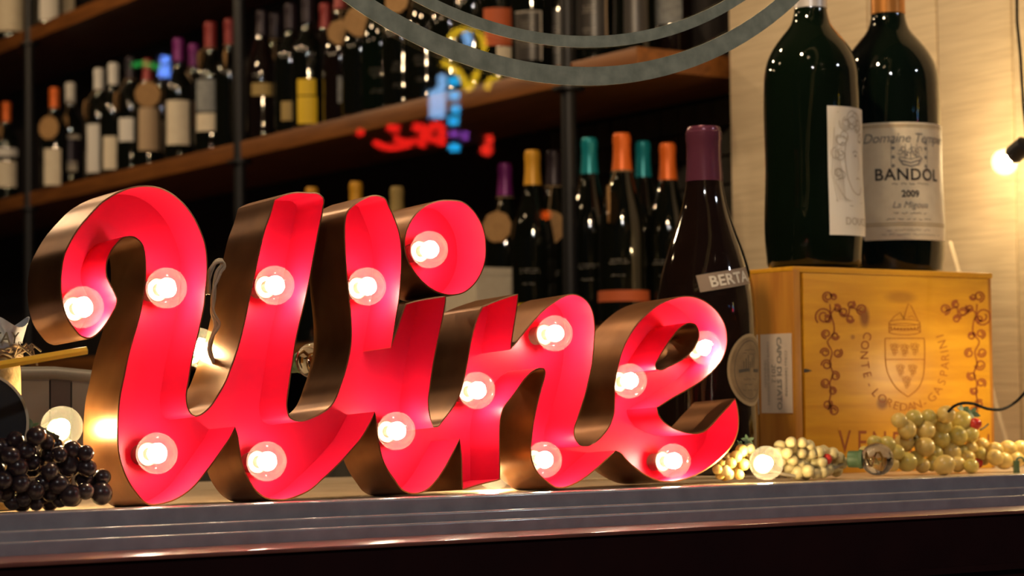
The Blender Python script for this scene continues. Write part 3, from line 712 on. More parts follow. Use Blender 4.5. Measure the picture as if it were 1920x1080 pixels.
# ------------------------------------------------------------------ string of globe lights lying on the ledge
sroot = empty('string_lights', (1.2, 2.02, ZL), 'string of clear globe lights lying along the ledge behind the sign', 'string lights')
def sbulb(px, py, Y, axis, lit, label=None):
    p = onY(px, py, Y)
    place_bulb(sroot, p - sroot.location, Vector(axis), bm_str if lit else bm_off, lit, label); return p
b1 = sbulb(116, 800, 1.90, (-.2, -1, .2), True, 'lit globe bulb above the black grapes')
b2 = sbulb(374, 652, 1.922, (.1, -1, .3), True, 'lit globe bulb between the first strokes of the W')
b3 = sbulb(588, 676, 2.03, (.3, -1, .1), False, 'unlit globe bulb between the second and third strokes of the W')
p = onZ(927, 884, ZL+BR+.001); b4 = sbulb(927, 884, p.y, (.3, -1, 0.1), True, 'lit globe bulb behind the foot of the n')
b5 = sbulb(1437, 868, 1.865, (-.5, -1, .1), True, 'lit globe bulb between the crate and the e')
b6 = sbulb(1645, 861, 1.875, (.7, -1, 0), False, 'unlit globe bulb before the crate')
def cord(a, b, sag=0.03, n=12):
    out = []
    for i in range(n+1):
        q = i/n; p = a.lerp(b, q); p.z = max(p.z - sag*math.sin(math.pi*q), ZL+0.004); out.append(p)
    return out
bk = lambda b: b + Vector((0, .036, .002))
path = cord(Vector((0.70, 2.15, ZL+.004)), bk(b1), 0)[:-1]
path += cord(bk(b1), bk(b2), .06)[:-1]; path += cord(bk(b2), bk(b3), .06)[:-1]; path += cord(bk(b3), bk(b4), .02)[:-1]
path += [Vector((1.40, 2.045, ZL+.004)), Vector((1.50, 2.04, ZL+.004)), Vector((1.58, 1.99, ZL+.004)), Vector((1.66, 1.93, ZL+.004))]
path += cord(bk(b5), bk(b6), .02)
v, f = tube_data([p - sroot.location for p in path], 0.002, 8); obj('cord', v, f, 'cord', sroot, True)
lp = [(384,552),(390,528),(398,503),(406,490),(415,488),(416,497),(408,508),(403,530),(401,560),(398,585),(404,608),(398,632),(394,655),(398,672),(403,686)]
sp, _ = spline(lp, False, 4)
pts = [onY(p.x, p.y, 1.893) - sroot.location for i, p in enumerate(sp)]
v, f = merge([tube_data(pts, 0.0022, 8), tube_data([p+Vector((.0028*math.cos(i*.28), -.0025, .0015*math.sin(i*.28))) for i, p in enumerate(pts)], 0.0018, 8)])
obj('cord', v, f, 'cord', sroot, True)

# hanging bulb by the cream boards at the right edge
XH = XW-0.115
hb = onX(1884, 304, XH)
hroot = empty('hanging_bulb', hb, 'lit bulb hanging on a black cord against the cream boards', 'lamp')
axis = Vector((0, 0, 0)) + (onX(1860, 322, XH)-onX(1915, 276, XH))
g = link('bulb', bm_str[0], hroot); g.rotation_euler = rot_to(axis)
link('core', bm_hang[1], g)
ax = axis.normalized(); x_, y_ = basis(ax)
v, f = tube_data([-ax*0.017, -ax*0.021, -ax*0.046, -ax*0.050], [.013, .0145, .0145, .009], 16); obj('socket', v, f, 'pipe', hroot, True)
top = hb - ax*0.049
cp = [top] + [onX(x, y, XH) for (x, y) in ((1924, 248), (1919, 200), (1913, 100), (1907, 40), (1906, -60), (1906, -500))]
sp3 = []
for i in range(len(cp)-1):
    for k in range(6): sp3.append(cp[i].lerp(cp[i+1], k/6))
v, f = tube_data([p-hb for p in sp3], 0.0022, 8); obj('cord', v, f, 'blackcord', hroot, True)

# second bulb of the black cord, just past the right edge; its cord dips in front of the crate
hb2 = onY(1982, 700, 1.885)
h2 = empty('hanging_bulb', hb2, 'lit bulb on the low black cord dipping before the crate, past the right edge', 'lamp')
g = link('bulb', bm_hang[0], h2); g.rotation_euler = rot_to(Vector((-.2, -.2, -1))); link('core', bm_low[1], g)
ax = Vector((-.2, -.2, -1)).normalized()
v, f = tube_data([-ax*0.017, -ax*0.021, -ax*0.046, -ax*0.050], [.013, .0145, .0145, .009], 16); obj('socket', v, f, 'pipe', h2, True)
cp = [(1778,772),(1788,762),(1804,756),(1825,757),(1850,766),(1880,767),(1900,757),(1920,738),(1945,690),(1965,640),(1985,612)]
cpp = [onY(p.x, p.y, 1.915 - .03*max(0, (p.x-1900)/85)) for p in spline(cp, False, 6)[0]]
v, f = tube_data([p-hb2 for p in cpp + [hb2-ax*.05]], .0019, 8); obj('cord', v, f, 'blackcord', h2, True)
v, f = tube_data([-ax*.05, -ax*.07+Vector((.01, .01, .2)), Vector((.02, .02, CEIL-hb2.z))], .0019, 8); obj('cord', v, f, 'blackcord', h2, True)

# ------------------------------------------------------------------ wooden wine crate
YC = 2.05; cx0, cx1 = onY(1487, 499, YC).x, onY(1862, 513, YC).x; cz1 = onY(1494, 499, YC).z; YCB = YC+0.27
co = Vector(((cx0+cx1)/2, (YC+YCB)/2, ZL))
crate = empty('wine_crate', co, 'yellow wooden wine crate branded with a crest and vine scrolls', 'crate')
kn = lambda x, y: onY(x, y, YC) - co
k1, k2, k3, k4 = kn(1622, 594), kn(1655, 757), kn(1600, 632), kn(1690, 557)
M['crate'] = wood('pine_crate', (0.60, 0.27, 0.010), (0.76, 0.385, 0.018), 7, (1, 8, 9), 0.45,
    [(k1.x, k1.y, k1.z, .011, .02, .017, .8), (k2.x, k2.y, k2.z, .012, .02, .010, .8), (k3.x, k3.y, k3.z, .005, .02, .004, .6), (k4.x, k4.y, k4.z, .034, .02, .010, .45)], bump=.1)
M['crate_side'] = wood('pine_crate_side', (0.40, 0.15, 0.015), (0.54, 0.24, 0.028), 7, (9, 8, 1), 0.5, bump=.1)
L = lambda a: Vector(a) - co
def cbox(name, a, b, m, bev=.0015):
    o = box(name, a, b, m, None, bevel=bev); o.parent = crate
    for vv in o.data.vertices: vv.co += o.location - co
    o.location = (0, 0, 0); return o
gx = onY(1508, 600, YC).x
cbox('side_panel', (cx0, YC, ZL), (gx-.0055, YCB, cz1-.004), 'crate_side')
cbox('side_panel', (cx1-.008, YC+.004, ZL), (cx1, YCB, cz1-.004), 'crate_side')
cbox('back_panel', (cx0+.02, YCB-.012, ZL), (cx1-.01, YCB, cz1-.004), 'crate')
cbox('top_panel', (cx0, YC+.001, cz1-.0075), (cx1, YCB, cz1), 'crate')
cbox('bottom_panel', (cx0+.02, YC+.012, ZL), (cx1-.01, YCB-.014, ZL+.008), 'crate')
front = cbox('front_panel', (gx, YC+.001, ZL), (cx1-.0085, YC+.012, cz1-.008), 'crate')
v, f = box_data(L((gx-.006, YC+.009, ZL)), L((gx+.002, YC+.016, cz1-.008))); obj('groove', v, f, mat('dark_groove', (.06, .018, .006), .9), front)
def crate_print(name, part_px, m, off=.0004):
    v, f = part_px
    return obj(name, [onY(p.x, p.y, YC+.001-off) - co for p in v], f, m, front)
# crest
sh, _ = spline([(1659.5,634.4,1),(1660,660),(1661.5,685),(1668,707),(1682,728),(1703,744,1),(1722,728),(1731,706),(1733.5,685),(1734,660),(1733,634.4,1)], True, 4)
parts = [ribbon2d(list(sh)+[sh[0]], 1.6), ribbon2d([(1661, 674), (1733.5, 674)], 1.6)]
for (x, y) in ((1677,653),(1696,654),(1715,652),(1688,692),(1711,692),(1700,714)):
    for (dx, dy) in ((-5,-5),(1,-6),(6,-4),(-4,1),(3,1),(-1,6),(4,6),(0,11)): parts.append(ring2d(x+dx, y+dy, 2.6, 1.0, 8))
crate_print('crest', merge2d(parts), 'brandlight')
parts = [ring2d(1696, 622, 29, 1.5, 24, 6), ring2d(1696, 613, 30, 1.3, 24, 6.5), ring2d(1696, 605, 29, 1.3, 24, 6)]
for k in range(9): parts.append(disc2d(1671+k*6.3, 614+3.0*math.sin(math.pi*k/8), 1.8, 2.2, 6))
parts += [ribbon2d([(1667,605),(1667,624)], 1.4), ribbon2d([(1725,605),(1726,624)], 1.4), ribbon2d([(1694,600),(1698,585),(1703,569),(1709,575),(1716,590),(1722,603)], 1.6), ribbon2d([(1670,602),(1676,594),(1688,586),(1695,598)], 1.3), ribbon2d([(1688,586),(1696,600)], 1.2), ribbon2d([(1703,595),(1710,592),(1716,598)], 1.2)]
crate_print('crown', merge2d(parts), 'brandlight')
# circular lettering
LT = [('C',1625.5,630),('O',1621,647),('N',1619.7,666),('T',1621.5,685),('E',1625.5,702.5),('-',1631,721),('L',1641.4,736.6),('O',1654,748),('R',1667,756),('E',1680,761),('D',1694,764),('A',1708,763),('N',1721,760),('-',1734,755),('G',1748,746),('A',1758.6,732),('S',1766.5,716.5),('P',1770.5,700.5),('A',1772.5,685.5),('R',1773,670.6),('I',1771.5,659),('N',1768,645.5),('I',1763,630)]
for grp, mm in ((LT[:8], 'brand'), (LT[8:], 'brandlight')):
    parts = []
    for (ch, x, y) in grp:
        i = LT.index((ch, x, y)); a = LT[max(0, i-1)]; b = LT[min(len(LT)-1, i+1)]
        ang = math.atan2(-(b[2]-a[2]), b[1]-a[1])
        v, f = text2d(ch, 22, bold=0.004); v, f = xf((v, f), 0, 0, ang)
        parts.append(([Vector((x+q.x, y-q.y)) for q in v], f))
    crate_print('lettering', merge2d(parts), mm)
parts = []
for k, ch in enumerate('VENEGAZZU'):
    v, f = text2d(ch, 62, bold=0.006); parts.append(([Vector((1584+k*32.5+q.x*.62, 830.5+k*.9-q.y)) for q in v], f))
crate_print('lettering', merge2d(parts), 'brand')
# vine scrolls
def vine(mir, dx):
    X = (lambda x: x) if not mir else (lambda x: dx - x)
    st = [(1556,570),(1558,590),(1563,606),(1563,626),(1552,640),(1560,660),(1556,682),(1562,702),(1556,718),(1558,736),(1555,756),(1561,774)]
    sp, _ = spline([(X(a), b) for a, b in st], False, 4); parts = [ribbon2d(sp, 2.6)]
    st2 = [(1558,588),(1568,578),(1578,590),(1590,592),(1594,575),(1606,580),(1616,584)]
    sp, _ = spline([(X(a), b) for a, b in st2], False, 4); parts.append(ribbon2d(sp, 2.4))
    q = random.Random(3)
    for (x, y, r) in ((1552,556,8),(1563,557,5),(1545,593,13),(1552,598,6),(1570,578,6),(1582,585,7),(1594,598,6),(1596,571,6),(1616,580,8),(1549,626,7),(1566,630,6),(1547,661,7),(1571,662,7),(1550,684,8),(1566,705,7),(1548,718,7),(1561,733,6),(1552,758,7),(1563,770,8)):
        parts.append(spiral(X(x), y, r*1.3, q.uniform(0, 6.28), 1.5, -1 if mir else 1, 3.0, .35))
    return merge2d(parts)
crate_print('vine_scroll', vine(False, 0), 'brand')
crate_print('vine_scroll', vine(True, 1553+1835), 'brand')
crate_print('chip', ([Vector(p) for p in ((1507,691),(1514,692),(1523,695),(1514,698),(1507,699))], [(0,1,2,3,4)]), 'ink')
# sticker on the left side
xs = cx0-.0006
q = [onX(1426, 628, xs), onX(1484, 624, xs), onX(1486, 773, xs), onX(1428, 776, xs)]
ya, yb = (q[0].y+q[3].y)/2, (q[1].y+q[2].y)/2; za, zb = (q[0].z+q[1].z)/2, (q[2].z+q[3].z)/2
v, f = box_data(L((xs-.0003, yb, zb)), L((cx0+.0002, ya, za))); stk = obj('sticker', v, f, mat('sticker_paper', (.62, .52, .44), .6), crate)
def stick_text(s, size, fy, bold=0):
    v, f = text2d(s, size, bold=bold)
    # text runs downwards, letters' tops to the right
    return [L((xs-.0008, ya + (yb-ya)*fy - p.y, (za+zb)/2 - p.x)) for p in v], f
v, f = merge([stick_text('CAPO DI STATO', .0125, .60, .0003), stick_text('2012', .012, .42), stick_text('COLLI TREVIGIANI', .007, .82), stick_text('CONTE LOREDAN GASPARINI', .006, .25), stick_text('VENEGAZZU', .006, .15)])
obj('sticker_text', v, f, 'greyink', stk)

# ------------------------------------------------------------------ two big bottles on the crate
def on_crate(px, Y): p = onY(px, 480, Y); p.z = cz1; return p
pL = on_crate(1528, 2.135); zl = depth(pL)
bigL = Bottle('magnum_bottle', pL, 'magnum', 0.5*183/F*zl*0.985, 0.46, 'btl_green', 'silver', .11, 'big dark wine bottle with silver capsule on the crate, left of the pair', 'bottle', 'big bottles on the crate')
lab = bigL.patch('label', 17, 118, .044, .212, 'white')
# sketch portrait on the label
def sketch():
    parts = []; q = random.Random(11)
    for (cx, cy, r, n) in ((-.012, .055, .010, 3), (.002, .060, .012, 3), (.014, .053, .010, 3), (-.020, .035, .009, 3), (-.024, .015, .008, 3), (-.022, -.008, .008, 3), (.022, .038, .009, 2)):
        for k in range(n): parts.append(spiral(cx+q.uniform(-.004, .004), cy+q.uniform(-.004, .004), r*q.uniform(.7, 1.1), q.uniform(0, 6), .9, 1, .0011, .5))
    sp, _ = spline([(-.010,.040),(-.014,.020),(-.013,.0),(-.008,-.020),(.002,-.034),(.012,-.036),(.020,-.026)], False, .003); parts.append(ribbon2d(sp, .0013))
    parts += [ribbon2d([(.000,.018),(.005,.021),(.011,.019)], .0014), disc2d(.006, .0145, .003, .0016, 8), ribbon2d([(.013,.015),(.016,.0),(.012,-.004)], .001), ribbon2d([(.006,-.016),(.011,-.014),(.016,-.016)], .0014)]
    for k in range(7): parts.append(ribbon2d([(-.030+k*.002, .05-.01*k), (-.034+k*.003, -.01-.006*k), (-.028+k*.004, -.045)], .0007))
    parts += [ribbon2d([(-.03,-.045),(-.005,-.052),(.02,-.046)], .0010), ribbon2d([(-.026,.07),(0,.073),(.026,.07)], .0006)]
    return merge2d(parts)
bigL.print2d('portrait_sketch', sketch(), 52, .128+.006, 'paleink', lab)
bigL.print2d('lettering', text2d('DOUCE', .014), 58, .062, 'paleink', lab)
pR = on_crate(1674, 2.175); zr = depth(pR)
bigR = Bottle('magnum_bottle', pR, 'magnum', 0.5*190/F*zr*0.985, 0.48, 'btl_green', 'copper', .115, 'big dark wine bottle with copper capsule and cream BANDOL label on the crate', 'bottle', 'big bottles on the crate')
LZ0, LZ1 = .046, .206
lab = bigR.patch('label', -52, 92, LZ0, LZ1, 'cream')
AC = 21
parts = [ribbon2d([(-.060+.004*k, LZ1-LZ0-.0055) for k in range(31)], .0012)]
def rr(part, dy, dx=0): return xf(part, dx, dy)
HL = LZ1-LZ0
parts = [rr(text2d('BANDOL', .0225, bold=.0004, spacing=1.08), .088), rr(text2d('2009', .0125, bold=.0003), .062)]
parts += [rr(script_lines(.075, 1, .006, 21), .076), rr(script_lines(.055, 1, .006, 5), .036), rr(script_lines(.085, 1, .005, 9), .028)]
bigR.print2d('lettering', merge2d(parts), AC, LZ0, 'ink', lab)
bigR.print2d('lettering', merge2d([rr(text2d('Domaine Tempier', .0185, shear=.28, spacing=.95), .138, .001), rr(text2d('La Migoua', .0125, shear=.3), .047)]), AC, LZ0, 'greyink', lab)
parts = []
for (y, t) in ((HL-.004, .0009), (HL-.0065, .0005), (.0225, .0008), (.0195, .0008)): parts.append(ribbon2d([(-.073+.0046*k, y) for k in range(32)], t))
bigR.print2d('border_lines', merge2d(parts), AC, LZ0, 'goldink', lab)
bigR.print2d('fine_print', merge2d([rr(script_lines(.11, 2, .012, 31), .010)]), AC, LZ0, 'greyink', lab)
q = random.Random(5); parts = []
for sx in (-1, 1):
    for y in (-.016, -.004, .008, .016): parts.append(disc2d(sx*.0235, y, .0026, .0026, 6))
parts += [ribbon2d([(-.016,-.006),(-.011,-.014),(0,-.0165),(.011,-.014),(.017,-.005)], .0022), ribbon2d([(-.014,-.009),(0,-.012),(.014,-.008)], .002), ribbon2d([(-.016,-.004),(0,-.007),(.016,-.003)], .0012)]
for k in range(9): x = -.014+k*.0034; parts.append(spiral(x, .003+.004*math.sin(k*1.7), .0042, q.uniform(0, 6), .9, 1, .0009, .4))
for x in (-.008, 0, .008): parts.append(ribbon2d([(x, -.006), (x+.001, .014)], .0009))
for sx in (-1, 1): parts.append(ribbon2d([(sx*.026, -.019), (sx*.026, .019)], .0007))
for sy in (-1, 1): parts.append(ribbon2d([(-.026, sy*.019), (.026, sy*.019)], .0007))
bigR.print2d('ship_emblem', merge2d(parts), AC+1, LZ0+.1165, 'greyink', lab)

# pale paper strip leaning behind the right bottle
a, b = onY(1781, 452, 2.262), onY(1803, 508, 2.262); b.z = cz1
b = b + (b-a)*((b.z-ZL)/(a.z-b.z)); stp = empty('paper_strip', b, 'narrow pale paper strip leaning up behind the BANDOL bottle and the crate', 'paper')
d = a-b; v, f = box_data((-.004, -.0006, 0), (.004, .0006, 1)); v = [d*p[2] + Vector((p[0], p[1], 0)) for p in v]; obj('strip', v, f, 'cream', stp)

# ------------------------------------------------------------------ tall sloping-shouldered bottle beside the crate
pB = onY(1326, 700, 2.075); pB.z = ZL; zb_ = depth(pB)
HB = onY(1312, 238, 2.075).z - ZL
bur = Bottle('burgundy_bottle', pB, 'burgundy', 97/F*zb_*0.99, HB, 'btl_brown', 'plum', .068, 'tall dark bottle with plum capsule and oval label standing between the e and the crate', 'bottle')
zc = onY(1400, 695, 2.075).z - ZL
ol = bur.patch('oval_label', 22, 88, zc-.044, zc+.044, 'ovalrim', shape='oval')
bur.patch('oval_picture', 25, 85, zc-.040, zc+.040, 'ovalpic', off=.0012, parent=ol, shape='oval')
parts = [ring2d(0, 0, .026, .0008, 28, .0355), ribbon2d([(-.02,-.002),(-.006,.0),(.012,-.001),(.021,-.001)], .004)]
for k in range(6): parts.append(ribbon2d([(-.012+k*.004, .002), (-.012+k*.004, .010+.004*(k % 3))], .0012))
parts.append(rr(script_lines(.032, 3, .02, 44), -.018)); parts.append(rr(script_lines(.03, 2, .010, 45), .022))
bur.print2d('etching', merge2d(parts), 54, zc, 'ink', ol, off=.0017)
# neck band with lettering, following the tilted shoulder
zn = onY(1352, 529, 2.075).z - ZL
def band(w_, h_, sub=14):
    v = [Vector((-w_/2+w_*i/sub, -h_/2+h_*j/4)) for j in range(5) for i in range(sub+1)]
    f = [(j*(sub+1)+i, j*(sub+1)+i+1, (j+1)*(sub+1)+i+1, (j+1)*(sub+1)+i) for j in range(4) for i in range(sub)]
    return v, f
nb = bur.print2d('neck_band', band(.074, .021), 27, zn, mat('taupe_paper', (.24, .18, .14), .6), off=.0010, rot=math.radians(9))
bur.print2d('lettering', text2d('BERTA', .0185, bold=.0005, spacing=1.05), 27+5, zn, 'whiteink', nb, off=.0016, rot=math.radians(9))

# ------------------------------------------------------------------ grapes
def grape_mesh(name, m, squash=1.08):
    o = obj(name, *sphere_data(1.0, 18, 11, squash), m, None, True); me = o.data; bpy.data.objects.remove(o); return me
GM = {k: grape_mesh('grape_mesh_'+k, M['grape_'+k]) for k in 'gysrk'}
def leaf_data(c, u, n_, size, seed):
    q = random.Random(seed); w_ = n_.cross(u).normalized(); pts = []
    for k in range(20):
        a = 2*math.pi*k/20; r = size*(0.72+0.28*math.cos(5*a))*(1+q.uniform(-.06, .06))
        pts.append(c + u*(r*math.cos(a)) + w_*(r*math.sin(a)) + n_*(size*.16*math.cos(2*a)))
    v = [c] + pts; f = [(0, 1+k, 1+(k+1) % 20) for k in range(20)]
    v2 = [p - n_*0.0006 for p in v]; f2 = [tuple(i+21 for i in t[::-1]) for t in f] + [(1+k, 22+k, 22+(k+1) % 20, 1+(k+1) % 20) for k in range(20)]
    return v+v2, f+f2
def bunch(name, label, grapes, Y0, kinds, spread=0.006, extra=0, leaves=(), stems=(), group='bunches of grapes', xmax=9):
    r0 = onY(grapes[0][0], grapes[0][1], Y0)
    cxx = sum(onY(g[0], g[1], Y0).x for g in grapes)/len(grapes)
    root = empty(name, (cxx, Y0, ZL), label, 'grapes', group); q = random.Random(int(cxx*1000)); placed = []
    for g in grapes:
        x, y, rp = g[:3]; k = g[3] if len(g) > 3 else q.choice(kinds)
        for t in range(14):
            Y = Y0 + q.uniform(-spread, spread) + t*0.0012
            p = onY(x, y, Y); r = rp*1.18*depth(p)/F
            if p.z < ZL + r:
                p = onZ(x, y, ZL+r); 
                if p.y > Y0+.03 or p.y < Y0-.035: p.y = max(min(p.y, Y0+.03), Y0-.035); p.z = ZL+r
            if all((p-a).length > (r+b)*0.72 for a, b in placed): break
        placed.append((p, r))
        o = link('grape', GM[k], root, p-root.location); o.scale = (r, r, r); o.rotation_euler = (q.uniform(0, 3), q.uniform(0, 3), q.uniform(0, 3))
    n0 = len(placed)
    for e in range(extra):
        a, ra = placed[q.randrange(n0)]
        p = a + Vector((q.uniform(-.008, .008), q.uniform(.010, .024), q.uniform(-.012, .002))); p.z = max(p.z, ZL+ra)
        if p.x > xmax: continue
        if all((p-b).length > (ra+rb)*0.7 for b, rb in placed):
            placed.append((p, ra)); o = link('grape', GM[q.choice(kinds)], root, p-root.location); o.scale = (ra,)*3; o.rotation_euler = (q.uniform(0, 3),)*3
    for (x, y, s_px, dY, seed) in leaves:
        c = onY(x, y, Y0+dY); s_ = s_px*depth(c)/F
        nn = Vector((q.uniform(-.4, .4), -1, q.uniform(.1, .7))).normalized(); uu = nn.cross(Vector((q.uniform(-.3, .3), 0, 1))).normalized()
        v, f = leaf_data(c-root.location, uu, nn, s_, seed); obj('leaf', v, f, 'leaf', root, True)
    for (pp, r) in stems:
        v, f = tube_data([onY(x, y, Y0+.004)-root.location for (x, y) in spline(pp, False, 4)[0]], r, 8); obj('stem', v, f, 'stem', root, True)
    return root
BLACK = [(68,818,16),(87,828,13),(33,877,17),(58,867,14),(91,851,15),(136,843,14),(128,871,19),(93,884,15),(163,877,15),(158,897,15),(66,919,16),(12,923,14),(132,929,17),(190,925,18),(192,894,13),(39,906,15),(95,925,14),(68,944,12),(23,941,13),(161,850,13),(48,845,16),(74,860,14),(5,900,15),(110,908,16),(160,921,14),(112,852,13),(20,855,15),(112,938,12),(45,934,13),(178,906,13),(-10,880,16),(-12,930,15),(2,838,15),(28,825,14),(104,835,12),(148,860,13),(118,890,14),(82,905,14)]
bunch('grape_bunch', 'bunch of shiny black grapes at the left end of the ledge', BLACK, 1.838, 'k', .010, 30, [(60, 800, 17, .02, 2)], [([(70,800),(90,812),(110,820)], .0022)], xmax=onY(140, 880, 1.85).x)
GREEN = [(1713.7,785.5,15),(1741,784.7,14),(1774,777,14.5),(1803,790,16.5),(1828,795,10,'r'),(1736,807,15),(1768.7,798.4,14),(1700,805,15),(1796,817,16),(1820,814,13),(1763.5,823,16),(1695.7,830,15.5),(1734,838,16),(1664,833,13),(1639,829,11),(1621,846.5,9),(1782.5,849,16.5),(1700,866,16),(1717,860,13),(1770.5,872,16),(1748,869,13),(1820,840,11),(1815,858,11),(1821,874,12),(1834,868,8,'r'),(1839,850,10),(1842,834,11),(1844,860,10),(1801,846,13),(1686,788,12),(1718,822,14),(1752,850,14),(1680,848,13),(1655,855,12),(1672,870,12),(1730,873,12),(1795,870,13),(1752,800,13),(1784,803,13)]
bunch('grape_bunch', 'largest bunch of green grapes leaning on the front of the crate', GREEN, 1.940, 'ggy', .010, 8, [(1806,768,15,.012,3),(1822,774,17,.008,4)],
      [([(1712,822),(1730,820),(1745,817)], .0016), ([(1755,838),(1760,846),(1764,856)], .0016), ([(1838,806),(1848,800),(1853,795)], .0012)])
SMALL = [(1483,829,8.5),(1504,830,8.5),(1517,835,9),(1487,841,8.5),(1502,849,9),(1521,850,9),(1536,847,9.5),(1561,850,10),(1573,858,9.5),(1578,867,10.5),(1550,861,9,'r'),(1511,858,10),(1499,870,10),(1527,869,10),(1495,886,11),(1515,883,11),(1529,888,9),(1542,885,10),(1552,880,10),(1486,863,9),(1462,836,9),(1459,848,9),(1541,867,9),(1475,850,9),(1562,872,9),(1470,838,9),(1548,848,9),(1508,871,8.5),(1480,876,9)]
bunch('grape_bunch', 'small bunch of pale tiny grapes in front of the crate corner', SMALL, 1.905, 's', .008, 18)
YEL = [(1390,845,10),(1380,856,10),(1402,856,9),(1370,868,9),(1382,878,9),(1360,882,9),(1394,871,10),(1350,890,8),(1368,890,8),(1405,842,9),(1345,880,8),(1386,890,8)]
bunch('grape_bunch', 'little cluster of yellow lit grapes and twigs just right of the e', YEL, 1.905, 'yys', .008, 6, [(1402,826,14,.01,6),(1388,832,9,.0,7)], [([(1352,858),(1372,868),(1385,880),(1398,892)], .0012), ([(1355,880),(1345,882),(1338,884)], .0012)])
RIGHT = [(1890,842,14),(1913,841,13),(1882,864,14),(1866,858,13),(1866,843,12),(1905,862,13),(1925,858,14),(1935,838,14),(1895,858,12),(1945,865,13)]
bunch('grape_bunch', 'yellow green grapes at the right edge of the ledge', RIGHT, 1.925, 'y', .008, 0)
# small dark clip at the far right
c = onY(1912, 866, 1.885); c.z = max(c.z, ZL+.008)
cl = empty('clip', (c.x, c.y, ZL), 'small dark metal clip on the ledge at the right edge', 'clip')
v, f = merge([tube_data([(-.006, 0, .0005), (-.006, 0, .016)], .004, 10), tube_data([(.007*math.cos(a)+.001, 0, .014+.006*math.sin(a)) for a in [k*.35 for k in range(10)]], .0014, 8)]); obj('body', v, f, 'leaf', cl, True)

YJ = 1.93
# ------------------------------------------------------------------ burlap jar with paper, chalkboard disc, pencil at the left edge
jb = onY(-6, 700, YJ); jb.z = ZL; zj = depth(jb)
jr = 46/F*zj
jar = empty('burlap_jar', jb, 'burlap wrapped jar holding a printed paper cone at the left edge', 'jar')
ht = onY(-6, 668, YJ).z - ZL
lathe('burlap_wrap', [(1e-5, .001), (jr*.95, .001), (jr*1.02, .01), (jr*1.0, ht*.5), (jr*.96, ht*.9), (jr*.9, ht), (jr*.80, ht+.002), (jr*.80, ht-.02), (1e-5, ht-.022)], 'burlap', jar, 32)
# paper cone (open, ruffled top edge)
pt_, pb_ = onY(0, 604, YJ).z - ZL, onY(0, 650, YJ).z - ZL
v, f = [], []; n = 40
for j, (r, z, wv) in enumerate(((jr*.80, ht-.004, 0), (jr*.92, pb_, .0), (jr*1.08, (pt_+pb_)/2, .004), (jr*1.28, pt_, .016), (jr*1.25, pt_-.0005, .016), (jr*1.0, pb_+.003, .0))):
    for k in range(n):
        a = 2*math.pi*k/n; rr_ = r*(1+wv*4*math.cos(2*a-.6)); v.append((rr_*math.cos(a), rr_*math.sin(a), z+wv*.35*math.cos(3*a)))
for j in range(5):
    for k in range(n): k2 = (k+1) % n; f.append((j*n+k, j*n+k2, (j+1)*n+k2, (j+1)*n+k))
cone = obj('paper_cone', v, f, 'paperblue', jar, True)
tcj = Vector((-jb.x, -jb.y, 0)).normalized(); rtj = Vector((-tcj.y, tcj.x, 0))
v, f = text2d('STAY...', .0145, bold=.0002)
zt = onY(0, 636, YJ).z - ZL
vv = []
for p in v:
    z = zt+p.y; r = jr*(0.92+0.34*max(0, (z-pb_)/(pt_-pb_)))+.003; a = math.radians(21)+(p.x)/r; vv.append(tcj*(r*math.cos(a)) + rtj*(r*math.sin(a)) + Vector((0, 0, z)))
obj('lettering', vv, f, 'ink', cone)
rp = []; q = random.Random(4)
for k in range(5):
    z = ht-.004+.005*k*.5
    rp.append(tube_data([(jr*(.97+q.uniform(-.02, .06))*math.cos(a), jr*(.97+q.uniform(-.02, .06))*math.sin(a), z+q.uniform(-.003, .004)) for a in [2*math.pi*i/26 for i in range(27)]], .0015, 6))
a0 = math.atan2((tcj+rtj).y, (tcj+rtj).x)
for k in range(6):
    s = Vector((jr*math.cos(a0), jr*math.sin(a0), ht)); rp.append(tube_data([s, s+Vector((q.uniform(-.01, .01), -.006, q.uniform(.0, .012)))+rtj*.006, s+rtj*q.uniform(.012, .024)+Vector((0, -.004, q.uniform(-.012, .012)))], .0012, 6))
v, f = merge(rp); obj('raffia_tie', v, f, 'twine', jar, True)
pa, pe = onY(-60, 694.5, 1.803), onY(162, 657, 1.797)
pr_ = 8.5/F*depth(pe)
pen = empty('pencil', pa, 'yellow stick poking out level from the burlap jar', 'stick')
v, f = tube_data([Vector((0, 0, 0)), pe-pa], pr_, 6); obj('shaft', v, f, 'pencil', pen)
dd = (pe-pa).normalized(); v, f = tube_data([pe-pa-dd*.0005, pe-pa+dd*.0008], pr_*.55, 10); obj('end', v, f, 'stem', pen)
# round chalkboard
dc = onY(-46, 794, 1.872); zd = depth(dc); dr_ = 98/F*zd
chb = empty('chalkboard_disc', (dc.x, dc.y, ZL), 'round black chalkboard disc with a thin cream rim at the left edge', 'chalkboard')
nrm = (CAM-dc); nrm.z = 0; nrm.normalize(); sd = Vector((-nrm.y, nrm.x, 0))
def disc_part(r0, r1, d0, d1, m, nm):
    n = 48; v = []; cc = dc - chb.location
    for (r, d) in ((r0, d0), (r1, d0), (r1, d1), (r0, d1)):
        for k in range(n): a = 2*math.pi*k/n; v.append(cc + nrm*d + sd*(r*math.cos(a)) + Vector((0, 0, r*math.sin(a))))
    f = []
    for j in range(4):
        for k in range(n): k2 = (k+1) % n; j2 = (j+1) % 4; f.append((j*n+k, j*n+k2, j2*n+k2, j2*n+k))
    return obj(nm, v, f, m, chb, True)
disc_part(1e-5, dr_*.95, 0, .004, 'chalk', 'board'); disc_part(dr_*.95, dr_, -.001, .006, 'creamrim', 'rim')
v, f = box_data((-.012, -.006, 0), (.012, .010, dc.z-dr_-ZL+.004)); obj('foot', v, f, 'pipe', chb)
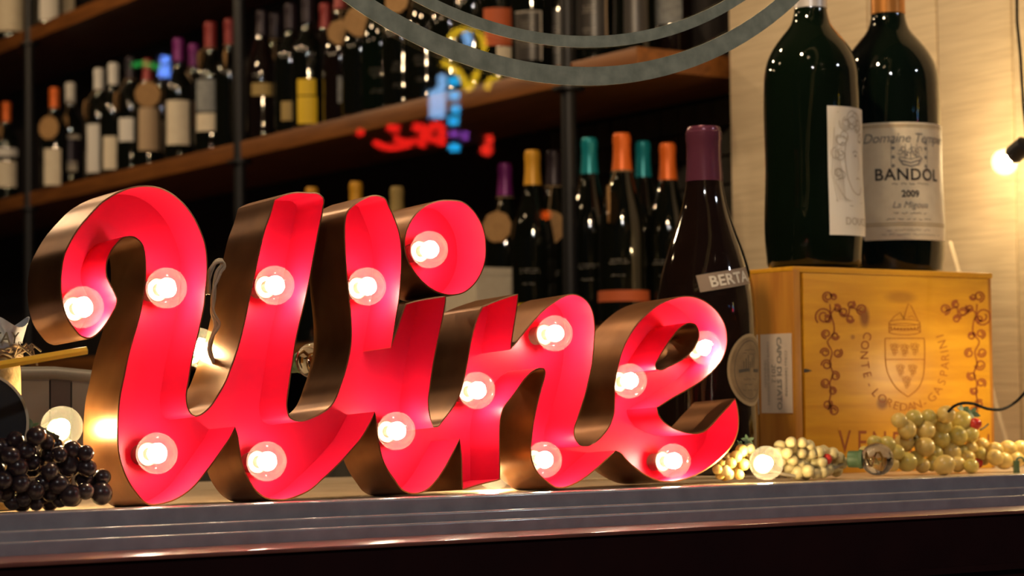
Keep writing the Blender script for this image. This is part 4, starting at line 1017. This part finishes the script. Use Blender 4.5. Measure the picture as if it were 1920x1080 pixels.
# grey low crate with a rail, seen behind the grapes
gc = onY(110, 760, 2.30); gc.z = ZL
gcr = empty('display_riser', (gc.x, gc.y, ZL), 'low grey panelled riser with a rounded rail behind the black grapes', 'riser')
Lc = lambda x, y, Y=2.30: onY(x, y, Y) - Vector((gc.x, gc.y, ZL))
a, b = Lc(20, 702), Lc(330, 712)
v, f = tube_data([a, a.lerp(b, .25)+Vector((0, 0, .002)), a.lerp(b, .5)-Vector((0, 0, .001)), b], .0085, 12); obj('rail', v, f, 'greypanel', gcr, True)
xx = [Lc(x, 740).x for x in (20, 90, 130, 210, 330)]
for i in range(4):
    v, f = box_data((xx[i]+.001, -.006, 0.0), (xx[i+1]-.001, .006, a.z-.004)); obj('panel', v, f, 'greypanel' if i in (0, 2) else 'greydark', gcr)

# ------------------------------------------------------------------ ring decal on the outside of the glass
cgx = onY(1066, 160, YG); rg = lambda y: cgx.z
c0 = onY(1066, 160, YG).z; c1 = onY(1066, 125, YG).z; i0 = onY(1068, 89, YG).z; i1 = onY(1068, 67, YG).z
# the circle through (640,0), (1066,160), (1497,0) on the pane
A, B, Cc = [onY(*p, YG) for p in ((640, 0), (1066, 160), (1499, 0))]
def circ(a, b, c):
    ax, ay, bx_, by, cx_, cy = a.x, a.z, b.x, b.z, c.x, c.z
    d = 2*(ax*(by-cy)+bx_*(cy-ay)+cx_*(ay-by))
    ux = ((ax*ax+ay*ay)*(by-cy)+(bx_*bx_+by*by)*(cy-ay)+(cx_*cx_+cy*cy)*(ay-by))/d
    uz = ((ax*ax+ay*ay)*(cx_-bx_)+(bx_*bx_+by*by)*(ax-cx_)+(cx_*cx_+cy*cy)*(bx_-ax))/d
    return ux, uz, math.hypot(ax-ux, ay-uz)
ux, uz, UR = circ(A, B, Cc)
dec = empty('window_decal', (ux, YG-.0012, uz-UR), 'grey green decal of two concentric rings stuck on the glass at the top', 'decal')
for (ra, rb, nm) in ((UR, UR-(c1-c0), 'outer_ring'), (UR-(i0-c0), UR-(i1-c0), 'inner_ring')):
    n = 160; v, f = [], []
    for (r, y) in ((ra, 0), (rb, 0), (rb, .0008), (ra, .0008)):
        for k in range(n): a = 2*math.pi*k/n; v.append((r*math.cos(a), y, UR+r*math.sin(a)))
    for j in range(4):
        for k in range(n): k2 = (k+1) % n; j2 = (j+1) % 4; f.append((j*n+k, j*n+k2, j2*n+k2, j2*n+k))
    obj(nm, v, f, 'decal', dec)

# ------------------------------------------------------------------ neon signs across the street (seen mirrored in the window pane)
DN = 5.0; YV = YG+DN; YN = YG-DN
def mirror(px, py):
    p = onY(px, py, YV); return Vector((p.x, YN, p.z))
NR = depth(onY(820, 180, YV))/F
def neon(name, label, strokes, col, s, wallhang=True):
    p0 = mirror(*strokes[0][0][0]); root = empty(name, (p0.x, YN-.02, p0.z), label, 'neon sign', 'neon signs mirrored in the pane'); m = emission(name+'_glow', col, s)
    for (pts, rpx) in strokes:
        q = [mirror(p.x, p.y) - root.location for p in (spline(pts, False, 5)[0] if len(pts) > 2 else [Vector(a) for a in pts])]
        v, f = tube_data(q, rpx*NR, 10); obj('tube', v, f, m, root, True)
    v, f = box_data((-.02, -.14-.25, -.02), (.02, -.01, .02)); obj('bracket', v, f, 'pipe', root)
    return root
neon('yellow_neon', 'yellow neon outline mirrored in the glass below the inner ring', [([(838,112),(842,82),(856,60),(878,52),(898,58),(908,80),(906,108)], 5.5), ([(832,116),(850,126),(866,140),(880,166),(890,150),(898,128)], 6), ([(914,166),(920,150),(936,142)], 5)], (1.0, .60, .02), 11)
neon('pale_blue_neon', 'pale blue neon bottle mirrored in the glass', [([(812,170),(812,220)], 6), ([(821,164),(821,222)], 6), ([(831,160),(831,220)], 6), ([(830,140),(831,165)], 8), ([(874,60),(878,72),(882,86)], 8)], (.30, .58, 1.0), 12)
neon('cyan_neon', 'column of cyan neon beads mirrored in the glass', [([(853,145),(853,158)], 10), ([(853,172),(853,186)], 10), ([(856,197),(856,212)], 8), ([(852,220),(852,233)], 10), ([(853,270),(853,282)], 10)], (.02, .50, 1.0), 14)
neon('violet_neon', 'small violet neon bead mirrored in the glass under the cyan column', [([(853,246),(853,256)], 9), ([(873,247),(873,262)], 6)], (.45, .10, .75), 7)
neon('red_neon', 'red neon script mirrored in the glass left of the cyan column', [([(677,243),(677,253)], 7), ([(704,266),(722,275),(745,276),(770,270)], 6), ([(730,239),(748,241)], 7), ([(742,258),(758,266),(780,264)], 6), ([(778,238),(794,240),(794,258),(792,275)], 8), ([(808,238),(826,236),(830,255),(828,272)], 8), ([(806,240),(808,260),(822,262)], 6)], (1.0, .015, .01), 14)
neon('red_figure_neon', 'small red neon figure mirrored in the glass beside the purple capsule', [([(918,254),(919,270)], 7), ([(908,278),(919,284)], 10)], (1.0, .03, .015), 14)
neon('green_neon', 'faint green neon bar mirrored in the glass over the left bottles', [([(250,121),(265,119),(285,122),(300,126)], 5)], (.05, .60, .10), 5)
neon('blue_neon', 'bright blue neon light mirrored in the glass over the left bottles', [([(311,106),(311,118)], 8), ([(310,124),(309,143)], 10)], (.14, .30, 1.0), 20)
neon('orange_neon', 'orange point of light mirrored in the glass on a round tag', [([(1022,402),(1030,404)], 7)], (1.0, .12, .01), 10)

# ------------------------------------------------------------------ unseen pendant lamps, added to light the shop and glint on the bottles
for (x, y, z, pw, wh) in ((1.35, 3.3, 1.55, 14, 'before the near end of the shelves'), (1.25, 4.3, 1.55, 17, 'before the middle of the shelves'), (1.15, 5.4, 1.55, 22, 'before the far end of the shelves'), (0.35, 3.6, 1.6, 4, 'amid the shop near the window'), (0.15, 5.0, 1.6, 4, 'deeper in the middle of the shop'), (1.30, 1.93, 1.15, 34, 'just inside the window display')):  # last one added to brighten bottle labels, boards and crate front
    r = empty('added_pendant', (x, y, CEIL), 'unseen pendant bulb added for light, hung '+wh, 'lamp', 'added pendant lamps in the shop')
    tube('cord', [(0, 0, 0), (0, 0, z-CEIL+.06)], .003, 'blackcord', r)
    lathe('cap', [(.012, z-CEIL+.06), (.02, z-CEIL+.05), (.02, z-CEIL+.045)], 'pipe', r, 16)
    l = lamp('added_lamp_light', (0, 0, z-CEIL), pw, (1.0, .70, .40), .03); l.parent = r
